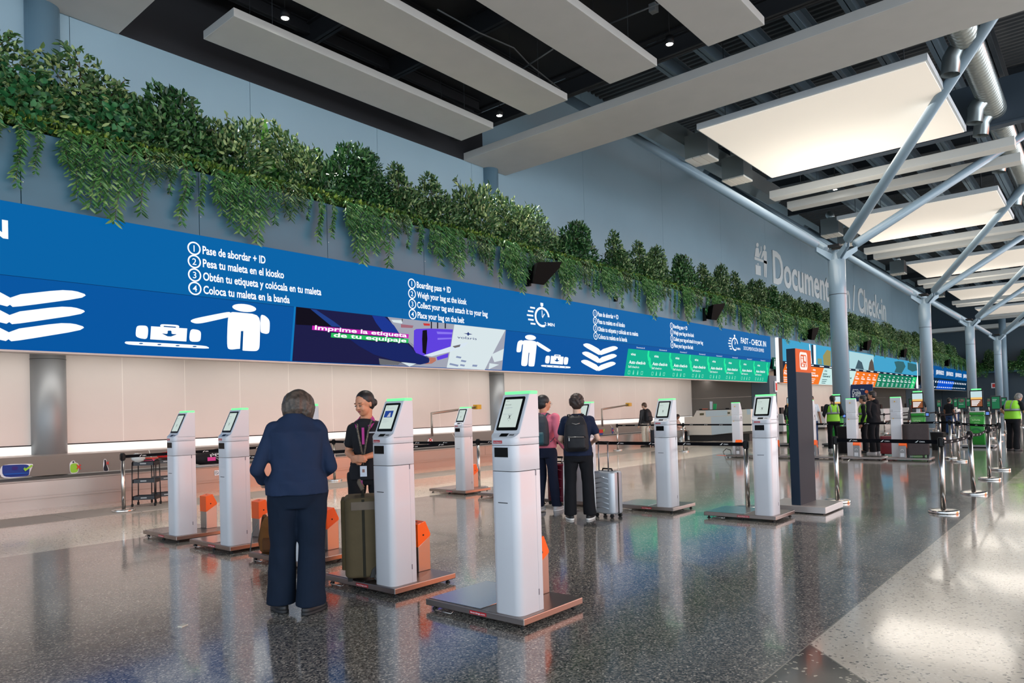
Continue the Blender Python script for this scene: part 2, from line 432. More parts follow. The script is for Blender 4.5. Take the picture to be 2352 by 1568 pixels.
# black painted void over the near bays
struct(B().box(-14, 18.6, -16, 17.4, 12.45, 12.58).build('ceiling_black', mat('black_roof_paint', (26, 27, 30), .8)))
dkst = mat('dark_roof_steel', (48, 54, 60), .5); blst = mat('black_roof_steel', (24, 25, 29), .6); grst = mat('grey_roof_steel', (104, 122, 134), .4)
def ibeam(axis, a0, a1, c, z0, z1, m, name='roof_beam', lab=None, w=.22):
    bb = B()
    for (u0, u1, v0, v1) in ((c - w / 2, c + w / 2, z0, z0 + .03), (c - w / 2, c + w / 2, z1 - .03, z1), (c - .012, c + .012, z0, z1)):
        if axis == 'x': bb.box(a0, a1, u0, u1, v0, v1)
        else: bb.box(u0, u1, a0, a1, v0, v1)
    return tag(bb.build(name, m), lab, 'roof beam', 'steel roof beams')
for k, xx in enumerate((11.2, 14.0)):
    ibeam('y', -12, 17, xx, 11.7, 12.3, blst, lab='black steel roof beam crossing above the hanging ceiling planks')
ibeam('y', -12, 17, 17.4, 11.0, 11.5, blst, lab='deep black steel beam just before the wide ceiling crossbeam')
for k, yy in enumerate((16.4, 13.7, 11.0, 8.3, 5.6)):
    ibeam('x', -12, 18, yy, 12.0, 12.35, blst, lab='black steel purlin running along the dark roof bays', w=.16)
for k in range(11):
    ibeam('y', -14, 17, 22.4 + 7.1 * k, 14.9, 15.5, dkst, lab='dark steel beam crossing the roof above the glowing panels')
for yy in (10.9, 9.5, 8.1, 6.7, 5.3, 3.9, 2.6, .6, -2, -5):
    ibeam('x', 20, 100, yy, 12.7, 13.3, grst if yy != 2.6 else dkst, lab='blue-grey steel beam running the length of the roof', w=.3)

# ---------------------------------------------------------------- hanging ceiling planks, wide crossbeam, glowing panels
plank_m = mat('grey_acoustic_plank', (178, 176, 172), .75, noise=(1.5, .025))
def plank(x0, x1, y0, y1, z, lab, th=.2, name='ceiling_plank', m=plank_m, cat='ceiling plank', group='grey ceiling planks over the near bays', cables=True):
    t = empty(name, ((x0 + x1) / 2, (y0 + y1) / 2, z), 0, lab, cat, group); hx, hy = (x1 - x0) / 2, (y1 - y0) / 2
    B().box(-hx, hx, -hy, hy, 0, th).build('panel', m, t, bevel=.012)
    if cables:
        for sx_ in (-.75, .75):
            for sy_ in (-.7, .7):
                B().tube([(hx * sx_, hy * sy_, th), (hx * sx_, hy * sy_, (12.45 if x0 < 18 else 14.9) - z)], .006, 5).build('suspension_cable', dkst, t)
    return t
plank(8.0, 16.65, 14.57, 15.99, 10.48, 'lowest grey hanging ceiling plank beside the wall above the plants')
plank(8.0, 16.65, 11.69, 13.13, 10.48, 'second grey hanging ceiling plank out from the wall')
plank(8.0, 16.65, 8.79, 10.25, 10.48, 'third grey hanging ceiling plank, cut by the top edge')
plank(8.0, 16.65, 5.95, 7.37, 10.48, 'fourth grey hanging plank, a corner showing top right of centre')
plank(8.0, 16.65, 3.05, 4.5, 10.48, 'grey hanging ceiling plank out of sight beyond the fourth one')
cb = plank(17.98, 20.25, -10, 17.18, 10.48, 'wide grey ceiling crossbeam running out from the wall over the hall', name='ceiling_crossbeam', group=None, cables=False, th=.26)
plank(-9, 6.58, 12.2, 17.18, 10.48, 'flat grey ceiling slab meeting the wall round the first column', name='ceiling_slab', group=None, cables=False)
lp = mat('uplit_glow_fabric', (244, 236, 224), .8, emit=(255, 240, 222), es=.34)  # emission stands in for the uplight falling on the fabric
wside = mat('white_panel_frame', (196, 202, 206), .6)
for k in range(5):
    x0 = 21.4 + 15.35 * k
    t = empty('ceiling_fabric_panel', (x0 + 3.3, 6.68, 10.48), 0, ['large glowing square ceiling panel nearest the wide crossbeam', 'second glowing ceiling panel along the hall', 'third glowing ceiling panel along the hall',
        'fourth glowing ceiling panel, seen as a thin bright strip', 'farthest glowing ceiling panel, almost edge-on'][k], 'ceiling panel')
    B().box(-3.3, 3.3, -3.28, 3.28, .03, .22).build('frame', wside, t); B().box(-3.24, 3.24, -3.22, 3.22, 0, .029).build('glow_fabric', lp, t)
    for sx_ in (-2.6, 2.6):
        for sy_ in (-2.6, 2.6): B().tube([(sx_, sy_, .22), (sx_, sy_, 4.3)], .012, 5).build('suspension_rod', dkst, t)
pm = mat('pale_ceiling_baffle', (214, 212, 206), .7)
for k in range(5):
    for j, xx in enumerate((30.6, 32.8)):
        plank(xx + 15.35 * k, xx + .65 + 15.35 * k, 2.3, 11.0, 10.48, ('first' if j == 0 else 'second') + ' pale slim ceiling baffle of the pair beyond the ' + ['nearest', 'second', 'third', 'fourth', 'fifth'][k] + ' glowing panel',
              th=.32, name='ceiling_baffle', m=pm, group='slim pale ceiling baffles', cat='ceiling baffle')
plank(99.0, 100.4, -14, 17, 9.9, 'pale ceiling crossbeam at the far end of the hall', name='far_crossbeam', m=pm, group=None, cables=False, th=.45)

def downlight(x, y, z, lab, ztop=12.4):
    t = empty('downlight', (x, y, z), 0, lab, 'downlight', 'round downlights hung from the roof')
    ztop = 12.4 if x < 18 else 14.9
    B().lathe([(.085, .015), (.10, .0), (.11, .0), (.11, .2), (.04, .24)], n=20).build('housing', black_pl, t)
    B().lathe([(.0, .012), (.084, .012), (.084, .02), (0, .02)], n=20).build('lamp_face', mat('lamp_glow', (255, 250, 240), .5, emit=(255, 248, 235), es=45), t)
    B().tube([(0, 0, .24), (0, 0, ztop - z)], .01, 6).build('stem', black_pl, t)
downlight(8.95, 14.04, 10.6, 'bright round downlight between the lowest two ceiling planks, top left')
downlight(16.2, 13.92, 10.55, 'round downlight at the far tip of the lowest ceiling plank')
downlight(16.1, 8.14, 10.6, 'round downlight between the third and fourth ceiling planks')
downlight(32.2, 8.75, 10.7, 'small round downlight between the first pair of pale baffles')
downlight(47.4, 5.2, 10.7, 'small round downlight between the second pair of pale baffles')

# cable runs in the void
cab = mat('grey_conduit', (96, 98, 98), .5)
tag(B().tube([onZ(1005, 22, 11.6), onZ(1100, 75, 11.6), onZ(1180, 110, 11.4), onZ(1215, 147, 11.3), onZ(1300, 215, 11.3)], .02, 6).build('conduit', cab), 'thin curved conduit drooping across the dark gap behind the second plank', 'conduit')
tag(B().tube([onZ(1202, 157, 11.2), onZ(1270, 113, 11.2)], .02, 6).build('conduit', cab), 'short straight conduit crossing the gap behind the second plank', 'conduit')
t = empty('sprinkler_pipe', (0, 0, 0), 0, 'thin pipe with a square box behind the third ceiling plank', 'pipe')
B().tube([onZ(1402, 54, 11.2), onZ(1500, 14, 11.2), onZ(1560, -10, 11.2)], .02, 6).build('pipe', cab, t)
p = onZ(1501, 19, 11.2); B().box(p.x - .09, p.x + .09, p.y - .09, p.y + .09, p.z - .1, p.z + .1).build('junction_box', cab, t, bevel=.01)

# ---------------------------------------------------------------- round columns against the wall
def round_col(x, lab):
    t = empty('round_column', (x, YW, 0), 0, lab, 'column')
    B().lathe([(.33, 0), (.33, 3.3)], n=40).build('lower_casing', mat('brushed_column_casing', (150, 154, 156), .5, .6), t)
    B().lathe([(.33, 3.42), (.33, 10.48)], n=40).build('upper_shaft', mat('blue_grey_column', (104, 134, 152), .35), t)
    B().tube([(.335 * math.cos(a), .335 * math.sin(a), 2.9) for a in np.linspace(-PI, 0, 20)], .004, 4).build('joint_ring', seam_m, t)
round_col(5.05, 'thick round column against the wall at the left edge')
round_col(19.35, 'round column against the wall under the end of the wide crossbeam')

# ---------------------------------------------------------------- tree columns
tree_m = mat('blue_grey_steel_paint', (132, 152, 166), .3, coat=.2)
ups = ['nearest branching tree column, in front of the wall lettering', 'second branching tree column along the hall', 'third branching tree column along the hall', 'fourth branching tree column, small in the distance']
def tree_col(x, y, lab, i):
    t = empty('tree_column', (x, y, 0), 0, lab, 'column')
    sh = B(); sh.lathe([(.3, 0), (.3, 5.55), (.3, 6.85)], n=40).build('shaft', tree_m, t)
    B().lathe([(.304, 0), (.304, .02)], n=40).build('joint_ring', seam_m, t, loc=(0, 0, 5.55))
    B().lathe([(.36, 0), (.36, .04)], n=40).build('base_plate', steel, t)
    hub = B()
    hub.lathe([(.27, 6.85), (.16, 7.2)], n=8, smooth=False)
    for sx_ in (-1, 1):
        for sy_ in (-1, 1):
            d = Vector((1.15 * sx_, 1.2 * sy_, 1)).normalized(); p0 = Vector((.1 * sx_, .1 * sy_, 6.88))
            a = d.cross(Vector((0, 0, 1))).normalized()
            for s_ in (-.06, .06):
                q = [p0 + a * s_ - Vector((0, 0, .12)), p0 + a * s_ + d * .75 - Vector((0, 0, .08)), p0 + a * s_ + d * .75 + Vector((0, 0, .1)), p0 + a * s_ + Vector((0, 0, .18))]
                hub.add(q + [v + a * .025 for v in q], [(0, 1, 2, 3), (7, 6, 5, 4), (0, 4, 5, 1), (1, 5, 6, 2), (2, 6, 7, 3), (3, 7, 4, 0)])
    hub.build('gusset_hub', tree_m, t)
    for sx_ in (-1, 1):
        for sy_ in (-1, 1):
            d = Vector((1.15 * sx_, 1.2 * sy_, 1)); p0 = Vector((0, 0, 7.0))
            o = B().tube([p0 + d * .42, p0 + d * .46, p0 + d * 7.3], [.1, .165, .165], 20).build('branch', tree_m, t)
    lampb = B()
    for sx_ in (-1, 1): lampb.box(.22 * sx_ - .12, .22 * sx_ + .12, -.2, .2, 7.32, 7.4)
    lampb.build('uplight_housing', black_pl, t)
    l = bpy.data.lights.new('uplight_lamp', 'SPOT'); l.energy = 420; l.spot_size = 2.6; l.spot_blend = .6; l.shadow_soft_size = .15; l.color = (1, .95, .86)
    lo = bpy.data.objects.new('uplight_lamp', l); lo.location = (x, y, 7.5); lo.rotation_euler = (PI, 0, 0); COL.objects.link(lo)
for i in range(4): tree_col(28.0 + 16.3 * i, 7.65, ups[i], i)
t = empty('round_column', (97.8, 9.2, 0), 0, 'thin blue-grey column far beyond the last tree column', 'column'); B().lathe([(.35, 0), (.35, 12.5)], n=24).build('shaft', tree_m, t)

# ---------------------------------------------------------------- ducts
galv = mat('galvanised_duct', (176, 184, 184), .3, .85)
def spiral(name, p0, p1, r, lab):
    t = empty(name, (0, 0, 0), 0, lab, 'air duct'); p0 = Vector(p0); p1 = Vector(p1); L = (p1 - p0).length; d = (p1 - p0) / L
    pts = []; rs = []; s = 0.0
    while s < L:
        for ds, dr in ((0, 0), (.18, 0), (.19, .012), (.21, .012), (.22, 0)): pts.append(p0 + d * (s + ds)); rs.append(r + dr)
        s += .22
    B().tube(pts, rs, 24).build('duct_body', galv, t); return t
dt = spiral('spiral_duct', (20.4, 2.75, 11.55), (60, 2.75, 11.55), .36, 'long spiral air duct running along the roof at upper right')
for x in (23.2, 27.8, 29.3, 34.5, 41, 48):
    B().tube([(x, 2.9, 11.4), (x, 3.1, 11.1), (x, 3.15, 10.65)], [.24, .24, .24], 20, cap=False).build('duct_outlet', galv, dt)
def hvac(x, lab):
    t = empty('air_outlet_box', (x, 11.1, 10.5), 0, lab, 'air outlet', 'galvanised air outlets beside the glowing panels')
    B().box(-.45, .45, -.45, .45, .05, .9).build('box', galv, t, bevel=.01)
    g = B()
    for i in range(3): g.box(-.46, .46, -.44 + .31 * i, -.17 + .31 * i, 0, .05)
    g.build('grille', mat('cream_grille', (214, 208, 198), .5), t)
    B().tube([(0, 0, .9), (.1, .1, 1.2), (.7, .3, 1.35)], .2, 14).build('flexible_duct', galv, t)
for i, x in enumerate((24.2, 27.4, 40.0, 43.0, 55.5, 70.5)):
    hvac(x, ['galvanised air outlet box just beyond the wide crossbeam', 'galvanised air outlet box near the corner of the nearest glowing panel', 'galvanised air outlet box before the second glowing panel', 'galvanised air outlet box beside the second glowing panel', 'small galvanised air outlet box beside the third glowing panel', 'farthest galvanised air outlet box'][i])
for k in range(1):
    bb = B().box(29.6 + 15.35 * k, 29.8 + 15.35 * k, -7, 10.7, 11.0, 12.6); bb.box(29.5 + 15.35 * k, 29.9 + 15.35 * k, -7, 10.7, 10.95, 11.02)
    tag(bb.build('roof_girder', mat('girder_slate', (54, 66, 78), .5)), ['deep dark girder above the baffles just beyond the nearest glowing panel', 'deep dark girder beyond the second glowing panel', 'deep dark girder beyond the third glowing panel', 'deep dark girder beyond the fourth glowing panel', 'farthest deep dark girder'][k], 'roof girder')
tag(B().box(20.3, 34, 11.7, 12.3, 11.2, 11.9).build('rectangular_duct', galv), 'long rectangular metal duct above the leaning branch by the wall', 'air duct')

# ---------------------------------------------------------------- baggage belt along the wall
bs = brushed('belt_cladding_steel', (166, 158, 152), .34, (.2, 1, 14)); bs.node_tree.nodes['Principled BSDF'].inputs['Metallic'].default_value = .6; belt_rub = mat('belt_rubber', (38, 38, 40), .6)
t = empty('baggage_conveyor', (17, 15.5, 0), 0, 'long stainless baggage belt running along the foot of the cream wall', 'conveyor')
sk = B(); x = -29.0
while x < 11.6: sk.box(x + .004, x + 3.096, -.87, -.83, .24, .5); x += 3.1
sk.build('front_skirt', bs, t); B().box(-29, 11.8, -.86, .9, .42, .49).build('frame', bs, t)
B().box(-29, 11.8, -.9, -.83, .5, .53).build('edge_rail', bs, t, bevel=.01)
B().box(-29, 11.8, -.82, .25, .49, .515).build('belt', belt_rub, t)
B().box(-29, 11.8, -.78, -.7, .0, .2).build('kick_plate', bs, t); B().box(-29, 11.8, -.84, -.78, .19, .25).build('ledge', bs, t)
bp = B(); x = -29.0
while x < 11.6: bp.add([(x + .004, .26, .53), (x + 3.09, .26, .53), (x + 3.09, .52, .9), (x + .004, .52, .9), (x + .004, 1.6, .9), (x + 3.09, 1.6, .9), (x + 3.09, 1.6, .86), (x + .004, 1.6, .86)], [(0, 1, 2, 3), (3, 2, 5, 4)]); x += 3.1
bp.build('back_splash', bs, t)
# maintenance covers in the floor
b = B(); x = -8.0
while x < 30: b.box(x, x + .985, 12.45, 13.6, 0, .006); x += 1.0
struct(b.build('floor_cover_plates', mat('floor_plate_grey', (166, 156, 146), .5)))

# luggage stickers on the splash back
SP = Vector((0, 15.76, .53)); SN = Vector((0, -.37, .26)).normalized()
def spx(x, y, off=.006): return onP(x, y, SP + SN * off, SN)
def sticker(name, lab, polys):
    t = empty(name, (0, 0, 0), 0, lab, 'sticker', None)
    for k, (nm, m, pts) in enumerate(polys): flat(nm, [spx(x, y, .006 + .004 * k) for x, y in (pts if nm in ('cross', 'tick') else soft(pts, 2))], m, t)
wst = mat('sticker_white', (235, 235, 238), .5); blue_s = mat('sticker_blue', (40, 62, 140), .4); blk_s = mat('sticker_black', (30, 30, 42), .4)
lime = mat('sticker_lime', (150, 205, 60), .5); red_s = mat('sticker_red', (215, 52, 45), .5); pink_s = mat('sticker_pink', (222, 60, 140), .5)
z4 = lambda L: [(x / 4.9, 960 + y / 4.9) for x, y in L]
sticker('suitcase_sticker', 'blue suitcase sticker with a green tick on the belt back panel', [('outline', wst, z4([(0, 520), (345, 512), (378, 520), (340, 600), (328, 655), (0, 685)])), ('suitcase_picture', blue_s, z4([(22, 535), (60, 528), (300, 518), (332, 540), (330, 640), (290, 655), (30, 668)])), ('suitcase_detail', mat('sticker_deep_blue', (60, 40, 120), .4), z4([(130, 545), (200, 540), (202, 580), (135, 586)])), ('suitcase_detail', mat('sticker_mid_blue', (30, 90, 180), .4), z4([(40, 625), (325, 610), (322, 622), (44, 640)])), ('tick', lime, z4([(262, 572), (280, 552), (290, 568), (355, 522), (370, 538), (285, 598)]))])
def cross(cx, cy, r): return [(cx - r, cy - r * .8), (cx - r * .6, cy - r), (cx, cy - r * .3), (cx + r * .6, cy - r), (cx + r, cy - r * .8), (cx + r * .35, cy), (cx + r, cy + r * .8), (cx + r * .6, cy + r), (cx, cy + r * .3), (cx - r * .6, cy + r), (cx - r, cy + r * .8), (cx - r * .35, cy)]
sticker('suitcase_sticker', 'lime suitcase sticker with a red cross on the belt back panel', [('outline', wst, z4([(780, 510), (812, 478), (842, 478), (846, 500), (886, 508), (886, 615), (788, 628)])), ('suitcase_picture', lime, z4([(788, 514), (880, 504), (882, 606), (792, 620)])), ('handle_picture', dark_ink, z4([(815, 484), (836, 484), (836, 504), (815, 504)])), ('cross', red_s, z4(cross(886, 548, 28)))])
sticker('guitar_case_sticker', 'black guitar case sticker with a red cross on the belt back panel', [('outline', wst, z4([(1168, 460), (1196, 460), (1204, 530), (1226, 570), (1218, 600), (1165, 602), (1160, 530)])), ('guitar_case_picture', blk_s, z4([(1172, 466), (1192, 466), (1200, 530), (1220, 575), (1213, 595), (1170, 596), (1164, 560), (1176, 525)])), ('cross', red_s, z4(cross(1211, 505, 18)))])
sticker('suitcase_sticker', 'pink suitcase sticker half behind the staff woman on the belt panel', [('outline', wst, [(799, 1019), (813, 1019), (813, 1036), (799, 1036)]), ('suitcase_picture', pink_s, [(800, 1020), (812, 1020), (812, 1030), (800, 1030)])])
sticker('luggage_sticker', 'round pink and white luggage sticker below the barrier tape, centre', [('outline', wst, [(983, 1007), (994, 1006), (994, 1024), (984, 1027), (981, 1020)]), ('luggage_picture', pink_s, [(984, 1018), (991, 1014), (993, 1022), (985, 1025)]), ('cross', red_s, cross(989, 1010, 4))])
sticker('bag_sticker', 'red and blue bag sticker with a tick, right of the backpacker', [('bag_picture', red_s, [(1375, 986), (1386, 986), (1386, 994), (1375, 994)]), ('bag_base', blue_s, [(1376, 994), (1386, 994), (1384, 999), (1378, 999)]), ('tick', lime, [(1385, 987), (1389, 984), (1388, 990), (1386, 992)])])
sticker('bottle_sticker', 'slim blue and red sticker left of the thin barrier post', [('bottle_picture', blue_s, [(1405, 982), (1409, 982), (1409, 996), (1405, 996)]), ('cross', red_s, cross(1408, 988, 2.5))])
sticker('luggage_sticker', 'pink oval luggage sticker behind the grey suitcase man', [('outline', wst, [(1487, 977), (1493, 977), (1493, 989), (1489, 991), (1486, 986)]), ('luggage_picture', pink_s, [(1488, 983), (1492, 982), (1491, 989), (1488, 989)]), ('cross', red_s, cross(1490, 980, 2.5))])
t = empty('notice_plate', (0, 0, 0), 0, 'small no-stepping notice on the belt front beside the black bag', 'notice')
sq = [onY(x, y, 14.62) for x, y in ((492.5, 1080), (503, 1079), (503, 1091), (493, 1092))]; flat('plate', sq, wst, t)
c = onY(498, 1085.5, 14.615); B().tube([c + Vector((.035 * math.cos(a), 0, .035 * math.sin(a))) for a in np.linspace(0, 2 * PI, 16)], .003, 4).build('no_symbol', dark_ink, t)
B().tube([c + Vector((-.025, 0, .025)), c + Vector((.025, 0, -.025))], .003, 4).build('slash', dark_ink, t)
# ================================================================ LED signs on the canopy front
ZT, ZF, ZB, YS, YB = 4.965, 3.81, 2.69, 12.88, 13.1
BN = Vector((0, -(ZF - ZB), -(YB - YS))).normalized()      # outward normal of the tilted lower band
def upx(x, y, k=1): return onY(x, y, YS - .004 * k)
def lpx(x, y, k=1): return onP(x, y, Vector((0, YS, ZF)) + BN * .004 * k, BN)
def lb(X, t, k=1): return Vector((X, YS + (YB - YS) * t, ZF + (ZB - ZF) * t)) + BN * .004 * k
VB = Vector((0, YS - YB, ZF - ZB)).normalized()
EX, EZ = Vector((1, 0, 0)), Vector((0, 0, 1))
def fig(pts, f, k=1): return [f(x, y, k) for x, y in pts]

scr_top = glow('screen_blue_upper', (0, 106, 178), .86); scr_low = glow('screen_blue_lower', (0, 92, 172), .86)
scr_wht = glow('screen_white', (246, 251, 255), 1.12); scr_edge = glow('screen_light_blue', (10, 132, 208), .8)
def led(name, lab, X0, X1, m1, m2):
    t = empty(name, ((X0 + X1) / 2, YS, ZB), 0, lab, 'led sign'); t.location = (0, 0, 0)
    B().prism([(YS + .001, ZF), (YS + .001, ZT), (13.0, ZT), (13.0, ZF - .0), ], X0, X1, 'x').build('housing', black_pl, t)
    flat('upper_screen', [(X0, YS, ZF), (X1, YS, ZF), (X1, YS, ZT), (X0, YS, ZT)], m1, t)
    flat('lower_screen', [lb(X0, 1, 0), lb(X1, 1, 0), lb(X1, 0, 0), lb(X0, 0, 0)], m2, t)
    B().prism([(YS + .004, ZF - .002), (13.36, ZF - .002), (13.36, ZB + .02), (YB + .004, ZB + .004)], X0, X1, 'x').build('lower_housing', black_pl, t)
    B().box(X0, X1, YB - .01, YB + .25, ZB - .03, ZB).build('bottom_trim', mat('pale_sign_trim', (190, 180, 172), .4), t)
    return t
s1 = led('led_screen', 'very long blue lit sign with white check-in instructions and pictograms', -12, 35.25, scr_top, scr_low)

def steps(X0, lines, par, w=None):
    """numbered instruction list; X0 left edge in metres"""
    zs = (4.70, 4.455, 4.205, 3.955)
    for k, (ln, z) in enumerate(zip(lines, zs)):
        c = Vector((X0 + .13, YS - .004, z)); ring = B(); n = 28
        vs = [c + Vector((r * math.cos(a), 0, r * math.sin(a))) for r in (.125, .098) for a in np.linspace(0, 2 * PI, n + 1)[:-1]]
        ring.add(vs, [(i, (i + 1) % n, n + (i + 1) % n, n + i) for i in range(n)]); ring.build('number_ring', scr_wht, par)
        text(str(k + 1), 'number', scr_wht, par, (X0 + .13, YS - .004, z - .06), EX, EZ, .125, None, .005, 'c')
        text(ln, 'instruction_text', scr_wht, par, (X0 + .29, YS - .004, z - .075), EX, EZ, .155, widths[ln], .022)
ES = ['Pase de abordar + ID', 'Pesa tu maleta en el kiosko', 'Obtén tu etiqueta y colócala en tu maleta', 'Coloca tu maleta en la banda']
EN = ['Boarding pass + ID', 'Weigh your bag at the kiosk', 'Collect your tag and attach it to your bag', 'Place your bag on the belt']
def wx(px0, py0, px1, py1): return onY(px1, py1, YS).x - onY(px0, py0, YS).x
widths = {ES[0]: wx(454, 573, 600, 595), ES[1]: wx(455, 598, 643, 624), ES[2]: wx(455, 625, 729, 660), ES[3]: wx(456, 652, 656, 676),
          EN[0]: wx(950, 651, 1029, 664), EN[1]: wx(951, 671, 1066, 689), EN[2]: wx(951, 692, 1114, 715), EN[3]: wx(952, 712, 1060, 727)}
steps(6.05, ES, s1); steps(11.4, EN, s1); steps(19.4, ES, s1); steps(24.72, EN, s1)

def clock(par, px, big=True):
    """stopwatch icon drawn from its outline in the photo's zoomed frame: px maps icon coords to points"""
    def arc(r0, r1, a0, a1, n=30):
        return [[(r0 * math.cos(a), r0 * math.sin(a)), (r0 * math.cos(b), r0 * math.sin(b)), (r1 * math.cos(b), r1 * math.sin(b)), (r1 * math.cos(a), r1 * math.sin(a))]
                for a, b in zip(np.linspace(a0, a1, n + 1)[:-1], np.linspace(a0, a1, n + 1)[1:])]
    P = arc(.27, .21, math.radians(5), math.radians(292))
    P += [[(-.05, .3), (.05, .3), (.05, .38), (-.05, .38)], [(-.02, .25), (.02, .25), (.02, .3), (-.02, .3)]]
    for z, x0, x1 in ((.21, -.42, -.25), (.11, -.5, -.31), (0, -.54, -.32), (-.11, -.5, -.31), (-.21, -.42, -.25)):
        P.append([(x0, z - .022), (x1, z - .022), (x1, z + .022), (x0, z + .022)])
    P += [[(-.012, 0), (.012, 0), (.012, .18), (-.012, .18)], [(0, -.02), (.02, -.02), (.1, .09), (.07, .1)]]
    flats('stopwatch_icon', [[px(u, v) for u, v in q][::1] for q in P], scr_wht, par)
ck = lambda X, Z, s=1.12: (lambda u, v: Vector((X + u * s * 1.2, YS - .004, Z + v * s)))
clock(s1, ck(16.68, 4.33)); text('2 MIN', 'duration_text', scr_wht, s1, (16.78, YS - .005, 4.09), EX, EZ, .10, .5, .02)
clock(s1, ck(30.85, 4.33)); text('2 MIN', 'duration_text', scr_wht, s1, (30.95, YS - .005, 4.09), EX, EZ, .10, .5, .02)
text('FAST - CHECK IN', 'sign_lettering', scr_wht, s1, (31.55, YS - .004, 4.42), EX, EZ, .27, 3.1, .02)
text('DOCUMENTACIÓN EXPRÉS', 'sign_lettering', scr_wht, s1, (31.85, YS - .004, 4.13), EX, EZ, .17, 2.5, .0)
text('CHECK IN', 'sign_lettering', scr_wht, s1, (.6, YS - .004, 4.385), EX, EZ, .29, 2.68, .02)
# fold line between the two bands
flat('band_joint', [(-12, YS - .003, ZF + .008), (35.25, YS - .003, ZF + .008), (35.25, YS - .003, ZF), (-12, YS - .003, ZF)], glow('screen_joint', (0, 60, 120), .6), s1)

def chevrons(par, X0, X1, t0):
    """three stacked downward chevrons on the tilted band"""
    P = []; xc = (X0 + X1) / 2
    for k in range(3):
        a = t0 + .235 * k; hw = .085
        def Pt(u, t): return lb(X0 + (X1 - X0) * u, a + t)
        P.append([Pt(0.02, .03), Pt(.1, -.01), Pt(.2, .0), Pt(.5, .14), Pt(.5, .30), Pt(.42, .27), Pt(.06, .09)])
        P.append([Pt(.98, .03), Pt(.94, .09), Pt(.58, .27), Pt(.5, .30), Pt(.5, .14), Pt(.8, .0), Pt(.9, -.01)])
    flats('chevron_icon', [soft([tuple(v) for v in q], 1) for q in P], scr_wht, par)
chevrons(s1, 2.2, 4.42, .12); chevrons(s1, 18.78, 21.0, .12)

za = lambda L: [(x / 3.92, 400 + y / 3.92) for x, y in L]
zc = lambda L: [(x / 7.35 + 1160, 680 + y / 7.35) for x, y in L]
def ell_px(cx, cy, rx, ry, n=24, tilt=0): return [(cx + rx * math.cos(a), cy + ry * math.sin(a) + tilt * rx * math.cos(a)) for a in np.linspace(0, 2 * PI, n + 1)[:-1]]
def icon(name, polys, m=scr_wht, k=1): flats(name, [fig(soft(p, 1 if k > 1 else 2) if 4 < len(p) < 20 else p, lpx, k) for p in polys], m, s1)
navy_i = glow('screen_blue_gap', (0, 86, 160), .8)
# pictogram: person placing a suitcase, left (arm to the left)
icon('person_pictogram', [ell_px(561, 707, 27.5, 9, tilt=.1),
    [(437, 736), (447, 731), (517, 717), (530, 716), (530, 727), (523, 729), (465, 742), (450, 743), (440, 740)],
    [(530, 716), (545, 717), (598, 722), (597, 775), (596, 800), (590, 806), (576, 806), (556, 805), (553, 800), (530, 803), (521, 799), (523, 729)],
    [(598, 722), (608, 724), (617, 732), (620, 740), (619, 764), (612, 767), (600, 764), (598, 760)]])
icon('pictogram_gap', [[(553.5, 760), (559, 760), (557, 806), (551, 804)]], navy_i, 2)
icon('suitcase_pictogram', [[(313, 750), (320, 747), (341, 748), (339, 779), (322, 777), (311, 772)], [(347, 749), (430, 754), (428, 784), (345, 779)], [(437, 755), (455, 757), (462, 762), (461, 781), (455, 785), (434, 784)],
    [(368, 746), (372, 744), (408, 746), (412, 749), (411, 754), (368, 751)], [(286, 786), (291, 783), (470, 793), (481, 798), (478, 801), (300, 792), (288, 789)]])
icon('pictogram_gap', [[(376, 748), (404, 750), (404, 752.5), (376, 750.5)], [(385, 759), (394, 759), (394, 767), (408, 767), (389, 774), (370, 765), (385, 767)], ell_px(324, 788.5, 5, 1.4, 10), ell_px(366, 791, 5, 1.4, 10), ell_px(408, 793.5, 5, 1.4, 10), ell_px(447, 795.5, 5, 1.4, 10)], navy_i, 2)
# pictogram: person placing a suitcase, right (arm to the right)
icon('person_pictogram', [zc(ell_px(430, 697, 92, 44, tilt=.08)), zc([(190, 935), (210, 780), (240, 748), (300, 740), (312, 812), (285, 812), (272, 942), (215, 948)]),
    zc([(300, 740), (450, 748), (530, 765), (535, 830), (498, 1170), (480, 1186), (405, 1184), (392, 1160), (410, 950), (400, 950), (378, 1165), (340, 1182), (285, 1175), (270, 1150), (305, 815)]),
    zc([(530, 765), (565, 775), (770, 905), (776, 920), (735, 942), (700, 930), (535, 830)])])
icon('pictogram_gap', [zc([(398, 955), (412, 955), (390, 1176), (378, 1176)])], navy_i, 2)
icon('suitcase_pictogram', [zc([(685, 1020), (705, 1002), (762, 1005), (745, 1138), (690, 1132), (675, 1115)]), zc([(775, 1006), (990, 1022), (975, 1152), (762, 1138)]), zc([(1000, 1024), (1055, 1030), (1072, 1048), (1058, 1140), (1040, 1155), (985, 1152)]), zc([(830, 990), (845, 983), (930, 990), (942, 998), (938, 1020), (828, 1010)]), zc([(604, 1172), (625, 1156), (1090, 1185), (1110, 1200), (1090, 1220), (625, 1190)])])
icon('pictogram_gap', [zc([(853, 996), (918, 1001), (916, 1012), (852, 1008)]), zc([(868, 1048), (890, 1048), (888, 1080), (925, 1080), (874, 1108), (825, 1074), (866, 1078)])] + [zc(ell_px(x, y, 14, 6, 10)) for x, y in ((704, 1179), (810, 1186), (914, 1190), (1016, 1196))], navy_i, 2)

